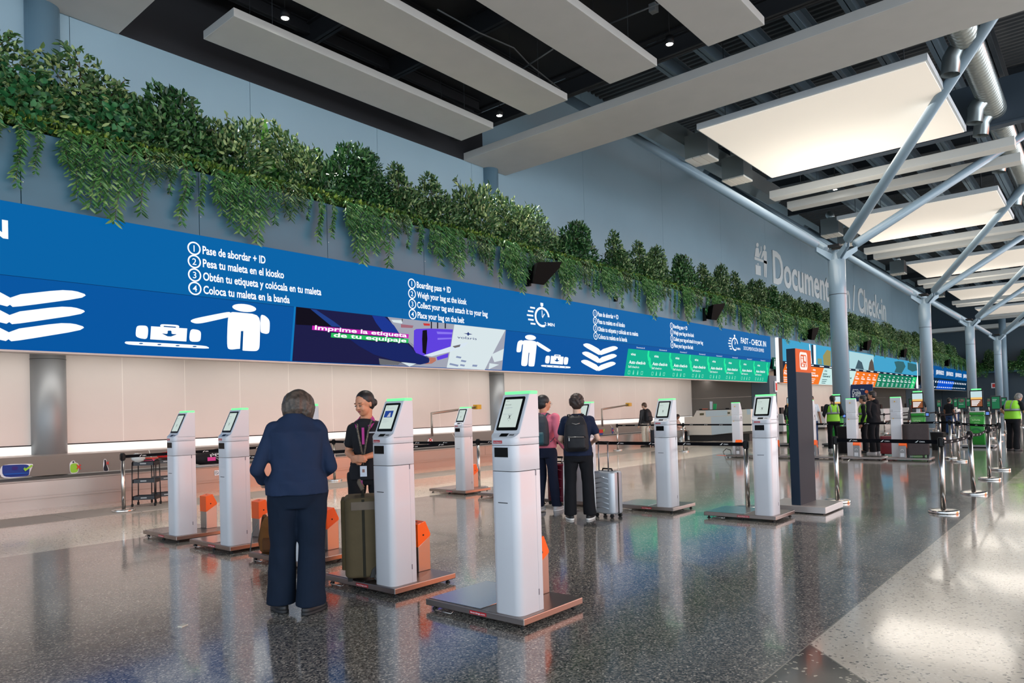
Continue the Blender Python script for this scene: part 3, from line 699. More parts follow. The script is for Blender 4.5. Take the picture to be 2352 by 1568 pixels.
# video picture on the lower band
zv = lambda L: [(660 + x / 4.523, 690 + y / 4.523) for x, y in L]
vid = empty('video_picture', (0, 0, 0)); vid.parent = s1
def vp(name, m, pts, k): flat(name, fig(zv(pts), lpx, k), m, s1)
COL.objects.unlink(vid); bpy.data.objects.remove(vid)
vp('video_edge_strip', scr_edge, [(70, 62), (90, 64), (50, 628), (28, 626)], 1)
vp('video_background', glow('video_dark', (28, 30, 78), .8), [(90, 64), (1040, 170), (1160, 340), (1480, 600), (1460, 655), (1250, 680), (50, 628)], 1)
vp('video_floor', glow('video_floor', (172, 176, 192), .85), [(1040, 170), (2270, 305), (2228, 722), (960, 668), (1200, 640), (1480, 620), (1320, 500), (1160, 340)], 1)
for q, c_ in (([(1080, 200), (1200, 205), (1190, 240), (1100, 225)], 'video_white'), ([(1180, 245), (1310, 260), (1300, 285), (1180, 280)], 'video_red_grey'), ([(950, 600), (1180, 640), (1150, 668), (960, 664)], 'video_stone'), ([(1180, 640), (1340, 655), (1270, 685)], 'video_white'), ([(2120, 560), (2250, 500), (2235, 620), (2150, 640)], 'video_white'), ([(2100, 650), (2200, 665), (2090, 715)], 'video_white'), ([(2060, 600), (2120, 560), (2090, 640)], 'video_stone')):
    vp('video_detail', glow(c_, {'video_white': (226, 240, 244), 'video_red_grey': (170, 110, 125), 'video_stone': (110, 112, 118)}[c_], .9), q, 2)
vp('video_black_corner', glow('video_black', (14, 12, 30), .7), [(92, 66), (245, 86), (480, 270), (90, 250)], 2)
vp('video_sleeve', glow('video_sleeve', (26, 60, 160), .8), [(880, 155), (1010, 168), (1110, 260), (1165, 345), (1000, 335), (920, 230)], 2)
vp('video_sleeve', glow('video_sleeve_deep', (22, 40, 110), .8), [(640, 395), (900, 430), (1250, 450), (1330, 540), (1480, 600), (1470, 645), (1380, 665), (1100, 620), (900, 560), (740, 470)], 2)
vp('video_sleeve_fold', glow('video_fold', (34, 70, 150), .8), [(240, 88), (300, 96), (480, 215), (560, 275), (460, 268)], 3)
vp('video_hand', glow('video_skin', (205, 130, 110), .8), [(1470, 590), (1540, 592), (1545, 625), (1500, 655), (1420, 662), (1480, 640)], 3)
vp('video_suitcase', glow('video_purple', (96, 66, 226), .95), [(1315, 310), (1340, 295), (1480, 290), (1720, 300), (1695, 480), (1400, 590), (1345, 560), (1312, 500)], 2)
vp('video_suitcase_gap', glow('video_black', (14, 12, 30), .7), [(1405, 310), (1450, 305), (1455, 400), (1440, 560), (1405, 540), (1400, 400)], 3)
vp('video_suitcase_rib', glow('video_purple_light', (140, 120, 245), .95), [(1550, 322), (1715, 330), (1712, 350), (1560, 348)], 3)
vp('video_suitcase_rib', glow('video_purple_light', (140, 120, 245), .95), [(1560, 388), (1710, 385), (1708, 400), (1560, 408)], 3)
vp('video_suitcase', glow('video_purple', (96, 66, 226), .95), [(1550, 585), (1675, 545), (1668, 590), (1560, 620)], 3)
vp('video_kiosk', glow('video_white', (226, 240, 244), 1.0), [(1735, 248), (2265, 305), (2130, 560), (2050, 720), (1655, 698), (1700, 480)], 3)
vp('video_ticket', glow('video_paper', (215, 228, 240), 1.0), [(1415, 570), (1720, 470), (1880, 430), (1850, 470), (1700, 530), (1500, 580)], 4)
for q in ([(1760, 575), (1810, 585), (1800, 602), (1750, 592)], [(1810, 615), (1862, 625), (1850, 642), (1800, 632)], [(1690, 648), (1780, 668), (1770, 686), (1682, 666)], [(1800, 660), (1846, 668), (1838, 685), (1792, 676)], [(1925, 665), (1975, 668), (1968, 688), (1920, 684)]):
    vp('video_kiosk_mark', glow('video_greyblue', (140, 155, 190), .9), q, 5)
vp('video_kiosk_slot', glow('video_slot', (120, 118, 122), .8), [(1715, 475), (1800, 455), (1790, 480), (1740, 492)], 5)
vp('video_star', glow('video_star', (40, 60, 130), .8), [(1830, 340), (1868, 340), (1880, 325), (1890, 342), (1925, 350), (1888, 355), (1878, 368), (1866, 350)], 5)
vp('video_red', glow('video_red', (225, 60, 60), .8), [(1410, 235), (1480, 240), (1482, 262), (1420, 260)], 3)
for x in (1190, 1490, 1555, 1635): vp('video_post', glow('video_black', (14, 12, 30), .7), [(x, 190 + (x - 1190) * .1), (x + 12, 190 + (x - 1190) * .1), (x + 12, 290), (x, 290)] if x > 1200 else [(x, 190), (x + 8, 190), (x + 8, 218), (x, 218)], 3)
vp('video_caption_band', glow('caption_magenta', (200, 40, 180), 1.0), [(260, 260), (1262, 350), (1258, 392), (256, 304)], 4)
vp('video_caption_band', glow('caption_green', (40, 190, 95), 1.0), [(456, 335), (1260, 398), (1256, 442), (452, 382)], 4)
def band_text(body, name, a, b, h, m=scr_wht, k=5, bold=.02, par=None):
    p = lpx(*a, k); q = lpx(*b, k); return text(body, name, m, par or s1, p, EX, VB, h, (q - p).length, bold)
band_text('Imprime la etiqueta', 'caption_text', *zv([(285, 300), (1240, 382)]), .095); band_text('de tu equipaje', 'caption_text', *zv([(480, 376), (1235, 434)]), .095)
band_text('volaris', 'kiosk_lettering', *zv([(1765, 392), (1965, 425)]), .07, glow('video_star', (40, 60, 130), .8), 6, 0)

# green self check-in tiles
grn = glow('tile_green', (0, 184, 150), .92); grn_l = glow('tile_green_light', (30, 240, 165), .95); bar_m = glow('screen_bar', (0, 62, 128), .7)
zg = lambda L: [(1430 + x / 6.533, 740 + y / 6.533) for x, y in L]
flat('tile_field', [lb(21.62, .145), lb(35.24, .12), lb(35.24, 1.0), lb(21.6, 1.0)], grn, s1)
px8 = np.linspace(21.75, 33.6, 8); pw = 13.6 / 8
for i in range(8):
    X = 21.72 + 1.68 * i
    text('viva', 'tile_brand_text', scr_wht, s1, lb(X + .12, .34, 2), EX, VB, .10, .34, .015)
    text('Auto check-in', 'tile_text', scr_wht, s1, lb(X + .08, .60, 2), EX, VB, .12, 1.15, .02)
    text('Self check-in', 'tile_text', scr_wht, s1, lb(X + .06, .73, 2), EX, VB, .085, .75, .0)
    text('Documentación %d' % (25 + i), 'counter_name_text', scr_wht, s1, lb(X + .45, .10, 2), EX, VB, .05, .58, .0)
    text('9:%02d  A%d' % (26 + i, i + 3), 'counter_time_text', scr_wht, s1, lb(X + 1.25, .10, 2), EX, VB, .04, .35, .0) if False else None
    X2 = X + 1.28
    flats('tile_swoosh', [[lb(X2, .15, 2), lb(X2 + .12, .15, 2), lb(X2 + .14, .32, 2), lb(X2 + .3, .40, 2), lb(X2 + .3, .52, 2), lb(X2 + .1, .46, 2), lb(X2, .3, 2)],
        [lb(X2 + .16, .44, 2), lb(X2 + .3, .44, 2), lb(X2 + .36, .58, 2), lb(X2 + .48, .6, 2), lb(X2 + .44, .72, 2), lb(X2 + .3, .68, 2), lb(X2 + .18, .56, 2)]], grn_l, s1)
    for j in range(4):
        u = X + .1 + .3 * j
        P = [[lb(u, .82, 2), lb(u + .14, .82, 2), lb(u + .14, .835, 2), lb(u, .835, 2)], [lb(u, .92, 2), lb(u + .14, .92, 2), lb(u + .14, .935, 2), lb(u, .935, 2)], [lb(u, .82, 2), lb(u + .02, .82, 2), lb(u + .02, .935, 2), lb(u, .935, 2)], [lb(u + .12, .82, 2), lb(u + .14, .82, 2), lb(u + .14, .935, 2), lb(u + .12, .935, 2)]]
        if j in (1, 2): P = [[lb(u + .04, .84, 2), lb(u + .10, .84, 2), lb(u + .11, .94, 2), lb(u + .03, .94, 2)], [lb(u + .055, .80, 2), lb(u + .085, .80, 2), lb(u + .085, .84, 2), lb(u + .055, .84, 2)]]
        flats('tile_icon', P, glow('tile_pale', (150, 245, 215), .9), s1)

# second and third signs further along
s2 = led('led_screen', 'second lit sign with a sky and city picture above orange and green check-in tiles', 36.9, 70.2, glow('screen_sky', (64, 170, 214), .9), glow('screen_dark_bar', (12, 40, 66), .7))
B().box(36.25, 36.35, 12.86, 13.0, ZB, ZT + .02).build('edge_light', scr_wht, s2); B().box(70.25, 70.35, 12.86, 13.0, ZB, ZT + .02).build('edge_light', scr_wht, s2)
B().box(36.35, 36.9, 12.87, 13.0, ZB, ZT).build('blank_panel', black_pl, s2)
def up2(name, m, pts, k=1): flat(name, [onY(x, y, YS - .004 * k) for x, y in pts], m, s2)
z8 = lambda L: [(1780 + x / 6.533, 780 + y / 6.533) for x, y in L]
up2('picture_cloud', glow('pic_pale', (176, 218, 226), .95), z8([(1112, 172), (1480, 238), (1480, 470), (1400, 460), (1118, 430)]))
up2('picture_gable', glow('pic_grey', (70, 104, 120), .7), z8([(1250, 300), (1305, 340), (1335, 448), (1205, 432)]), 2)
up2('picture_tower', glow('pic_brown', (104, 92, 84), .7), z8([(1450, 285), (1475, 340), (1495, 468), (1400, 456), (1420, 340)]), 2)
up2('picture_trees', glow('pic_teal', (52, 118, 128), .7), z8([(1790, 330), (1850, 320), (1930, 330), (1960, 400), (1900, 505), (1790, 490), (1820, 420)]), 2)
up2('picture_trees', glow('pic_teal', (52, 118, 128), .7), z8([(1990, 340), (2120, 370), (2135, 460), (2060, 480), (1990, 440)]), 2)
up2('picture_trees', glow('pic_olive', (168, 160, 96), .8), z8([(720, 240), (780, 150), (835, 170), (838, 395), (730, 380)]), 2)
up2('picture_trees', glow('pic_olive2', (140, 165, 130), .8), z8([(640, 280), (700, 285), (710, 375), (640, 365)]), 2)
up2('picture_post', scr_wht, z8([(512, 66), (524, 68), (558, 362), (540, 360)]), 2)
up2('picture_post', scr_wht, z8([(575, 75), (612, 82), (618, 370), (585, 365)]), 2)
up2('picture_building', glow('pic_navy', (24, 66, 92), .7), z8([(545, 72), (575, 76), (582, 364), (552, 360)]), 2)
def tiles(par, Xa, Xb, n, m, txt, m2=None, name='tile_field', bold=True, sl=.25):
    flat(name, [lb(Xa + sl, .13), lb(Xb + sl, .13), lb(Xb - sl, 1), lb(Xa - sl, 1)], m, par)
    w = (Xb - Xa) / n
    for i in range(n):
        X = Xa + w * i + .15
        text('viva', 'tile_brand_text', m2 or scr_wht, par, lb(X + .3, .32, 2), EX, VB, .13, .5, .02)
        text(txt, 'tile_text', m2 or scr_wht, par, lb(X + .1, .60, 2), EX, VB, .13, w * .62, .03)
        flats('tile_lines', [[lb(X + .1, .72 + .09 * j, 2), lb(X + .1 + w * (.42 - .05 * j), .72 + .09 * j, 2), lb(X + .1 + w * (.42 - .05 * j), .75 + .09 * j, 2), lb(X + .1, .75 + .09 * j, 2)] for j in range(3)] + [[lb(X + .1, .42, 2), lb(X + .1 + w * .35, .42, 2), lb(X + .1 + w * .35, .46, 2), lb(X + .1, .46, 2)]], m2 or scr_wht, par)
orng = glow('tile_orange', (250, 122, 32), .95); pal = glow('tile_pale_mint', (206, 240, 238), .95); dgr = glow('tile_deep_green', (0, 132, 98), .85); teal_t = glow('tile_teal_text', (20, 90, 96), .8)
tiles(s2, 37.1, 43.6, 3, orng, 'Prioritaria'); tiles(s2, 43.6, 50.6, 3, pal, 'General', teal_t); tiles(s2, 50.6, 56.6, 4, orng, 'Prioritaria')
tiles(s2, 56.6, 68.3, 8, dgr, 'General'); tiles(s2, 68.3, 69.9, 1, glow('tile_bright_green', (0, 205, 110), .95), 'viva')
flats('counter_name_strip', [[lb(37.3 + 1.9 * j, .04, 2), lb(38.1 + 1.9 * j, .04, 2), lb(38.1 + 1.9 * j, .085, 2), lb(37.3 + 1.9 * j, .085, 2)] for j in range(17)], scr_wht, s2)
s3 = led('led_screen', 'third lit sign, dark blue, repeating a welcome word in white capitals', 72.2, 99.0, glow('screen_navy_blue', (0, 92, 164), .8), glow('screen_midnight', (4, 46, 76), .8))
for X in (73.5, 79.0, 84.6, 90.2, 95.6): text('¡BIENVENIDOS!', 'sign_lettering', scr_wht, s3, (X, YS - .004, 4.18), EX, EZ, .42, 4.2, .02)
flat('tile_field', [lb(80.5, .15), lb(89.5, .15), lb(88.8, .95), lb(80, .95)], glow('tile_royal_blue', (0, 84, 214), .9), s3)
flats('tile_icons', [[lb(73 + 1.15 * j, .3, 2), lb(73.5 + 1.15 * j, .22, 2), lb(73.6 + 1.15 * j, .42, 2), lb(73.2 + 1.15 * j, .42, 2)] for j in range(22)] + [[lb(73 + 1.15 * j, .75, 2), lb(73.6 + 1.15 * j, .75, 2), lb(73.6 + 1.15 * j, .83, 2), lb(73 + 1.15 * j, .83, 2)] for j in range(22)], scr_wht, s3)

# wall lettering and pictogram
wl = mat('white_wall_lettering', (222, 228, 228), .5)
t = empty('wall_lettering', (47.9, YW, 9.9), 0, 'big white raised words on the grey wall beyond the plants', 'lettering'); t.location = (0, 0, 0)
text('Documentación / Check-in', 'lettering', wl, t, (47.9, YW - .03, 9.86), EX, EZ, 2.3, 31.4, .02, ext=.012)
t = empty('wall_pictogram', (0, 0, 0), 0, 'white pictogram of two people at a counter above a suitcase, on the grey wall', 'pictogram')
zp = lambda L: [onY(1680 + x / 7.84, 560 + y / 7.84, YW - .02) for x, y in L]
flats('pictogram', [zp(ell_px(468, 18, 22, 38)), zp(ell_px(596, 68, 20, 48)), zp([(435, 80), (460, 66), (490, 80), (508, 250), (422, 222)]), zp([(525, 42), (540, 45), (540, 140), (512, 222), (500, 190), (528, 120)]),
    zp([(565, 130), (590, 118), (628, 135), (636, 150), (640, 340), (632, 605), (615, 600), (610, 360), (604, 595), (588, 588), (580, 200), (545, 270), (530, 250)]), zp([(416, 230), (575, 290), (650, 318), (650, 368), (575, 335), (416, 280)]),
    zp([(430, 372), (528, 402), (532, 570), (436, 545)]), zp([(462, 370), (468, 350), (488, 350), (494, 385), (485, 382), (482, 365), (472, 365), (470, 378)])], wl, t)

# small fittings on the fascia and piers
def sgn(name, lab, x0, x1, z0, z1, y, m, cat, extra=None):
    t = empty(name, ((x0 + x1) / 2, y, z0), 0, lab, cat); w = (x1 - x0) / 2
    B().box(-w, w, -.02, .02, 0, z1 - z0).build('panel', m, t, bevel=.004)
    return t
t = sgn('exit_sign', 'small green emergency exit sign on the slate pier', 35.75, 36.1, 3.35, 3.95, 12.96, glow('exit_green', (10, 96, 74), .6), 'sign')
flats('running_figure', [[(-.04, -.025, .3), (.05, -.025, .3), (.07, -.025, .42), (-.02, -.025, .42)], [(-.1, -.025, .12), (.0, -.025, .2), (.1, -.025, .1), (.05, -.025, .3), (-.05, -.025, .3)], [(-.02, -.025, .45), (.04, -.025, .45), (.04, -.025, .52), (-.02, -.025, .52)]], scr_wht, t)
t = sgn('fire_sign', 'small red and white fire equipment sign under the end of the blue sign', 35.85, 36.15, 2.2, 2.75, 12.95, wst, 'sign'); B().box(-.1, .1, -.03, -.021, .08, .45).build('symbol', red_s, t)
t = empty('fire_sign', (100.4, 10.4, 2.9), 0, 'tiny red and white fire sign on the dark far wall', 'sign'); B().box(-.02, .02, -.35, .35, 0, .6).build('panel', wst, t); B().box(-.03, -.021, -.25, .25, .1, .5).build('symbol', red_s, t)
tag(B().box(20.9, 21.02, 12.9, 13.0, 5.25, 5.42).build('wall_sensor', black_pl, bevel=.01), 'tiny black sensor box on the slate panels under the vines', 'sensor')
# ================================================================ planter, shrubs and trailing vines
def leaf_mat(name, dark, mid, lightc, rough=.42, trans=.12):
    m = bpy.data.materials.new(name); m.use_nodes = True; t = m.node_tree; b = t.nodes['Principled BSDF']
    g = N(t, 'ShaderNodeNewGeometry'); r = N(t, 'ShaderNodeValToRGB'); els = r.color_ramp.elements
    els[0].position = 0; els[0].color = (*lin(dark), 1); els[1].position = 1; els[1].color = (*lin(lightc), 1); e = els.new(.6); e.color = (*lin(mid), 1)
    t.links.new(g.outputs['Random Per Island'], r.inputs[0]); t.links.new(r.outputs[0], b.inputs['Base Color'])
    b.inputs['Roughness'].default_value = rough; b.inputs['Specular IOR Level'].default_value = .4
    return m
L_dark = leaf_mat('leaf_dark_green', (20, 48, 26), (36, 84, 40), (84, 126, 70)); L_var = leaf_mat('leaf_variegated', (32, 64, 32), (66, 104, 56), (164, 182, 118))
L_round = leaf_mat('leaf_round_green', (22, 60, 36), (44, 110, 62), (104, 158, 106)); L_vine = leaf_mat('leaf_vine', (36, 78, 38), (70, 124, 62), (134, 166, 104))
L_moss = leaf_mat('leaf_moss', (38, 68, 30), (76, 112, 42), (138, 160, 66)); L_ban = leaf_mat('leaf_banana', (36, 110, 34), (82, 160, 48), (140, 196, 70))
L_mid = leaf_mat('leaf_mid_green', (30, 62, 34), (60, 98, 52), (134, 156, 104))
stem_m = mat('plant_stem', (86, 74, 52), .7)

def leaves(pos, dirs, ln, wd, rng, droop=.2):
    """vectorised folded leaves -> verts, faces"""
    n = len(pos); d = dirs / (np.linalg.norm(dirs, axis=1, keepdims=True) + 1e-9)
    r = rng.normal(size=(n, 3)); s = np.cross(d, r); s /= np.linalg.norm(s, axis=1, keepdims=True) + 1e-9; u = np.cross(s, d)
    L = (ln * rng.uniform(.7, 1.25, n))[:, None]; Wd = (wd * rng.uniform(.8, 1.2, n))[:, None]
    V = np.stack([pos, pos + d * L * .28 + s * Wd * .42 + u * Wd * .14, pos + d * L * .68 + s * Wd * .40 + u * Wd * .12 - u * L * droop * .4, pos + d * L - u * L * droop,
                  pos + d * L * .68 - s * Wd * .40 + u * Wd * .12 - u * L * droop * .4, pos + d * L * .28 - s * Wd * .42 + u * Wd * .14], 1).reshape(-1, 3)
    i = np.arange(n)[:, None] * 6
    F = np.concatenate([i + np.array([[0, 1, 2, 3]]), i + np.array([[0, 3, 4, 5]])], 0)
    return V, F
def leaf_mesh(name, VF, m, stems=None):
    V, F = VF; vs = V.tolist(); fs = [tuple(f) for f in F.tolist()]; mi = [0] * len(fs)
    if stems:
        o = len(vs); vs += stems.v; fs += [tuple(i + o for i in f) for f in stems.f]; mi += [1] * len(stems.f)
    me = bpy.data.meshes.new(name); me.from_pydata(vs, [], fs); me.materials.append(m); me.materials.append(stem_m)
    me.polygons.foreach_set('material_index', mi); me.polygons.foreach_set('use_smooth', [True] * len(fs)); me.update(); return me
def shrub_mesh(name, m, seed, lobes, n, ln, wd, sprigs=3, H=1.0):
    """lobes: (x,y,z,r). leaves sit in shells of the lobes on short twigs; sprigs stick out on top"""
    rng = np.random.default_rng(seed); P = []; D = []; st = B()
    wts = np.array([l[3] ** 2 for l in lobes]); wts = wts / wts.sum()
    for (cx, cy, cz, r), w in zip(lobes, wts):
        k = int(n * w); v = rng.normal(size=(k, 3)); v /= np.linalg.norm(v, axis=1, keepdims=True)
        rad = r * rng.uniform(.45, 1.02, k) ** .6 * (1 + .16 * np.sin(5 * v[:, 0] + seed) * np.cos(6 * v[:, 2] + seed)); p = v * rad[:, None] * np.array([1, .8, 1.05]) + np.array([cx, cy, cz])
        P.append(p); D.append(v + rng.normal(size=(k, 3)) * .65 + np.array([0, -.25, .35]))
        st.tube([(0, 0, 0), (cx * .6, cy * .6, cz * .6), (cx, cy, cz + r * .4)], [.022, .014, .006], 5)
    for s in range(sprigs):
        l = lobes[rng.integers(len(lobes))]; a = rng.uniform(0, 2 * PI); tip = np.array([l[0] + math.cos(a) * l[3] * .7, l[1] * .5, l[2] + l[3] * rng.uniform(1.05, 1.5)])
        base = np.array([l[0], l[1], l[2]]); k = 22; tt = np.linspace(.45, 1, k)[:, None]; p = base + (tip - base) * tt + rng.normal(size=(k, 3)) * .015
        P.append(p); D.append(rng.normal(size=(k, 3)) * .8 + (tip - base) * .9); st.tube([base, tip], [.008, .004], 4)
    P = np.concatenate(P); D = np.concatenate(D); V, F = leaves(P, D, ln, wd, rng)
    return leaf_mesh(name, (V, F), m, st)
LB = {'tall': [(0, 0, .55, .55), (.2, 0, 1.1, .42), (-.2, 0, .95, .45), (.05, 0, 1.5, .26), (0, -.1, .3, .6), (-.3, 0, .5, .4), (.35, 0, .6, .4)], 'wide': [(0, 0, .5, .45), (-.4, 0, .4, .36), (.42, 0, .45, .36), (.1, 0, .85, .36), (.35, 0, .95, .2)],
      'dome': [(0, 0, .48, .52), (.22, 0, .75, .34), (-.25, 0, .65, .34), (0, -.1, .3, .5)], 'peak': [(0, 0, .5, .5), (-.2, 0, .9, .34), (.28, 0, .8, .28), (-.22, 0, 1.25, .2), (.05, -.1, .3, .52)]}
SM = [shrub_mesh('shrub_variegated_tall', L_var, 1, LB['tall'], 3000, .10, .052, 5), shrub_mesh('shrub_round', L_round, 2, LB['dome'], 1300, .115, .10, 2), shrub_mesh('shrub_dark_wide', L_dark, 3, LB['wide'], 2700, .10, .05, 6),
      shrub_mesh('shrub_mid_peak', L_mid, 4, LB['peak'], 2700, .092, .044, 5), shrub_mesh('shrub_dark_tall', L_dark, 5, LB['tall'], 2800, .095, .048, 5), shrub_mesh('shrub_variegated_dome', L_var, 6, LB['dome'], 2300, .092, .048, 4),
      shrub_mesh('shrub_mid_wide', L_mid, 8, LB['wide'], 2500, .092, .044, 5)]
ZL = 6.28; YP = 13.45
def shrub(kind, px, top, lab, wpx=None, grp=None):
    """px: pixel column of the crown centre on the planter line, top: pixel row of the crown top (turned into a real height)"""
    a = onY(px, 560, YP)
    lo, hi = 6.0, 11.0
    for _ in range(40):
        m_ = (lo + hi) / 2; v = Vector((a.x, YP, m_)) - Vector((0, 0, CH)); yy = 784 + SHY - FPX * v.dot(_U) / v.dot(_F2)
        if yy > top: lo = m_
        else: hi = m_
    mh = {0: 1.95, 1: 1.2, 2: 1.35, 3: 1.6, 4: 1.95, 5: 1.3, 6: 1.35}[kind]; h = max(.6, lo - ZL + .15); s = h / mh
    o = bpy.data.objects.new('leafy_shrub', SM[kind]); COL.objects.link(o); o.location = (a.x, YP, ZL - .15)
    o.scale = (max(1.15, min(1.45, s * 1.35)), min(1.1, s), s); o.rotation_euler = (0, 0, random.choice((0, .3, -.3, PI, PI + .3)))
    return tag(o, lab, 'shrub', grp)
near = [(0, -14, 50, 'variegated shrub cut by the left edge of the picture'), (1, 62, 148, 'round-leaved shrub in front of the thick left column'), (0, 200, 98, 'tallest variegated shrub, right of the thick left column'),
 (3, 300, 176, 'shrub with two thin sprigs right of the tallest variegated shrub'), (1, 265, 215, 'low round-leaved shrub tucked beside the tallest variegated one'), (2, 428, 196, 'dark green shrub above the first number of the Spanish list'), (3, 355, 215, 'olive shrub between the sprigged one and the dark one'), (5, 540, 240, 'pale-edged shrub left of the banana plant'),
 (5, 680, 284, 'brightly lit pale shrub right of the banana plant'), (2, 800, 308, 'tall dark shrub with airy branches, right of the bright pale one'), (4, 862, 342, 'dark shrub leaning right beside the tall airy one'), (3, 930, 372, 'shrub with a slim sprig before the crossbeam end'),
 (3, 1010, 392, 'mid-green shrub just left of the second round column'), (5, 1092, 396, 'light green shrub touching the left side of the second round column'), (5, 1178, 434, 'bright shrub just right of the second round column'), (6, 1235, 468, 'loose shrub above the first wall speaker'),
 (2, 1320, 494, 'dark shrub right of the first wall speaker'), (3, 1415, 525, 'upright dark shrub above the stopwatch sign'), (3, 1475, 548, 'twiggy shrub left of the wall board joint'), (6, 1510, 560, 'shrub with a sprig crossing the wall board joint'), (2, 1570, 578, 'loose dark shrub right of the wall board joint'),
 (3, 1618, 600, 'small shrub above the second wall speaker'), (6, 1655, 602, 'rounded shrub right of the second wall speaker'), (3, 1690, 618, 'last shrub before the white pictogram')]
for k, px, top, lab in near: shrub(k, px, top, lab)
px = 1722; i = 0
while px < 2185:
    top = 301 + .2572 * (px - 178) - .072 * (2549 - px) * random.uniform(.8, 1.12) - 15
    o = shrub((3, 6, 2, 3, 6, 5)[i % 6], px, top + 15, 'bushy green shrub in the far stretch of the long planter', grp='far shrubs in the long planter'); i += 1
    o.scale.x *= 1.3; px += max(6, 21 * (2549 - px) / 900)
for k in range(11):
    if k == 2: continue
    o = bpy.data.objects.new('leafy_shrub', SM[(3, 6, 4, 2)[k % 4]]); COL.objects.link(o); o.location = (98.9, 12.5 - 1.9 * k, 5.25); s = 1.5 + .5 * ((k * 7) % 5) / 5; o.scale = (s, s * .9, s)
    o.rotation_euler = (0, 0, .5 * k); tag(o, 'shrub on the planter across the dark far wall', 'shrub', 'shrubs on the far wall planter')
# banana plant
t = empty('banana_plant', (onY(603, 400, YP).x, 13.35, ZL - .1), 0, 'bright green broad-leaved banana plant among the shrubs', 'plant')
B().tube([(0, 0, 0), (0, 0, .5), (.02, 0, .9)], [.06, .05, .03], 8).build('stem', L_ban, t)
for k, (dx, dz, w) in enumerate(((-.05, 1.35, .13), (.18, .95, .16), (.45, .62, .15), (-.45, .7, .14), (.5, .3, .14), (-.35, .35, .13), (.1, .55, .17))):
    vs = []; n = 8
    for i in range(n + 1):
        u = i / n; ww = w * math.sin(PI * min(1, u * .92 + .06)) ** .7; c = Vector((dx * u ** 1.2, -.12 * u, .45 + (dz - .25) * u - (.25 * u * u if abs(dx) > .1 else 0)))
        for s_ in (-1, 0, 1): vs.append(c + Vector((s_ * ww * (.8 if abs(dx) < .3 else .3), -.1 * abs(s_) * ww, s_ * ww * (.25 if abs(dx) < .3 else .9))))
    fs = [(3 * i + j, 3 * i + j + 1, 3 * i + j + 4, 3 * i + j + 3) for i in range(n) for j in (0, 1)]
    B().add(vs, fs, True).build('leaf', L_ban, t)
# trough and ground cover
struct(B().box(-12, 99, 13.11, 14.0, 5.95, 6.24).build('trim_3', fasc)); struct(B().box(99.2, 100.4, -15, 13, 4.7, 5.1).build('trim_4', fasc))
def moss(name, lab, npts, f, ln=.07, m=None):
    P = []; D = []
    rng = np.random.default_rng(11)
    for _ in range(npts):
        p, d = f(rng); P.append(p); D.append(d)
    V, F = leaves(np.array(P), np.array(D), ln, ln * .7, rng)
    o = bpy.data.objects.new(name, leaf_mesh(name, (V, F), m or L_moss)); COL.objects.link(o); return tag(o, lab, 'plants', kind='stuff')
def fx(rng): return 2 + (rng.uniform(0, 1) ** 1.9) * 95
moss('ground_cover', 'low mossy yellow-green planting along the lip of the long planter', 15000, lambda r: ((fx(r), 12.93 + abs(r.normal()) * .14, ZL + r.uniform(-.06, .13)), (r.normal() * .5, -.6, .7 + r.normal() * .3)), .085)
moss('ground_cover', 'dense dark leaves filling the long planter between the shrubs', 14000, lambda r: ((fx(r), 13.15 + abs(r.normal()) * .25, ZL + r.uniform(-.05, .42)), (r.normal() * .7, -.5, .6 + r.normal() * .4)), .11, L_dark)
moss('ground_cover', 'hedge-like leaves along the planter on the far wall', 7000, lambda r: ((99.1 + r.normal() * .2, r.uniform(-8, 13), 5.2 + r.uniform(-.3, .7)), (-.8, r.normal() * .6, r.normal() * .6)), .18, L_vine)
# vines
def vine_mesh(name, seed, m, nstr, L, ln=.12, wd=.03):
    rng = np.random.default_rng(seed); P = []; D = []; st = B()
    for s in range(nstr):
        x0 = rng.uniform(-.2, .2) * (1 if nstr > 1 else 0); l = L * rng.uniform(.6, 1.05); n = int(l / .035); q = []
        for i in range(n):
            u = i / n; p = np.array([x0 + .05 * math.sin(u * 4 + s) + rng.normal() * .006, -.05 - .10 * math.sin(min(1, u * 4) * PI / 2) + rng.normal() * .01, .06 + .05 * math.sin(min(1, u * 5) * PI) - l * u])
            q.append(p); P += [p, p]; sd = 1 if i % 2 else -1
            D += [np.array([sd * .9, -.25 + rng.normal() * .2, -.75]), np.array([-sd * .6, -.5 + rng.normal() * .3, -.8])]
        st.tube([tuple(v) for v in q[::4]], .004, 4)
    V, F = leaves(np.array(P), np.array(D), ln, wd, rng, .1); return leaf_mesh(name, (V, F), m, st)
VM = [vine_mesh('vine_a', 1, L_vine, 5, 1.05, .14, .036), vine_mesh('vine_b', 2, L_vine, 6, .8, .14, .036), vine_mesh('vine_c', 3, L_vine, 2, 1.15, .10, .034), vine_mesh('vine_d', 4, L_round, 2, .75, .07, .05), vine_mesh('vine_e', 5, L_mid, 4, .6), vine_mesh('vine_f', 6, L_vine, 3, .9, .13, .034)]
x = 2.2; k = 0; far_x = []
while x < 98:
    s = random.uniform(.85, 1.4) * (1.0 if x < 30 else 1.1)
    far_x.append((x, k)); o = bpy.data.objects.new('trailing_vine', VM[(k * 5 + k // 3) % 6]); COL.objects.link(o)
    o.location = (x, 12.97, ZL + random.uniform(-.05, .03)); o.scale = (s * (1 if x < 30 else 1.3), 1, s); o.rotation_euler = (0, 0, random.uniform(-.15, .15))
    tag(o, 'trailing vine hanging from the near stretch of the planter' if x < 20 else 'trailing vine hanging from the far stretch of the planter', 'vine', 'trailing vines of the near planter' if x < 20 else 'trailing vines of the far planter')
    x += random.uniform(.2, .38) * (1 if x < 25 else 1.15); k += 1
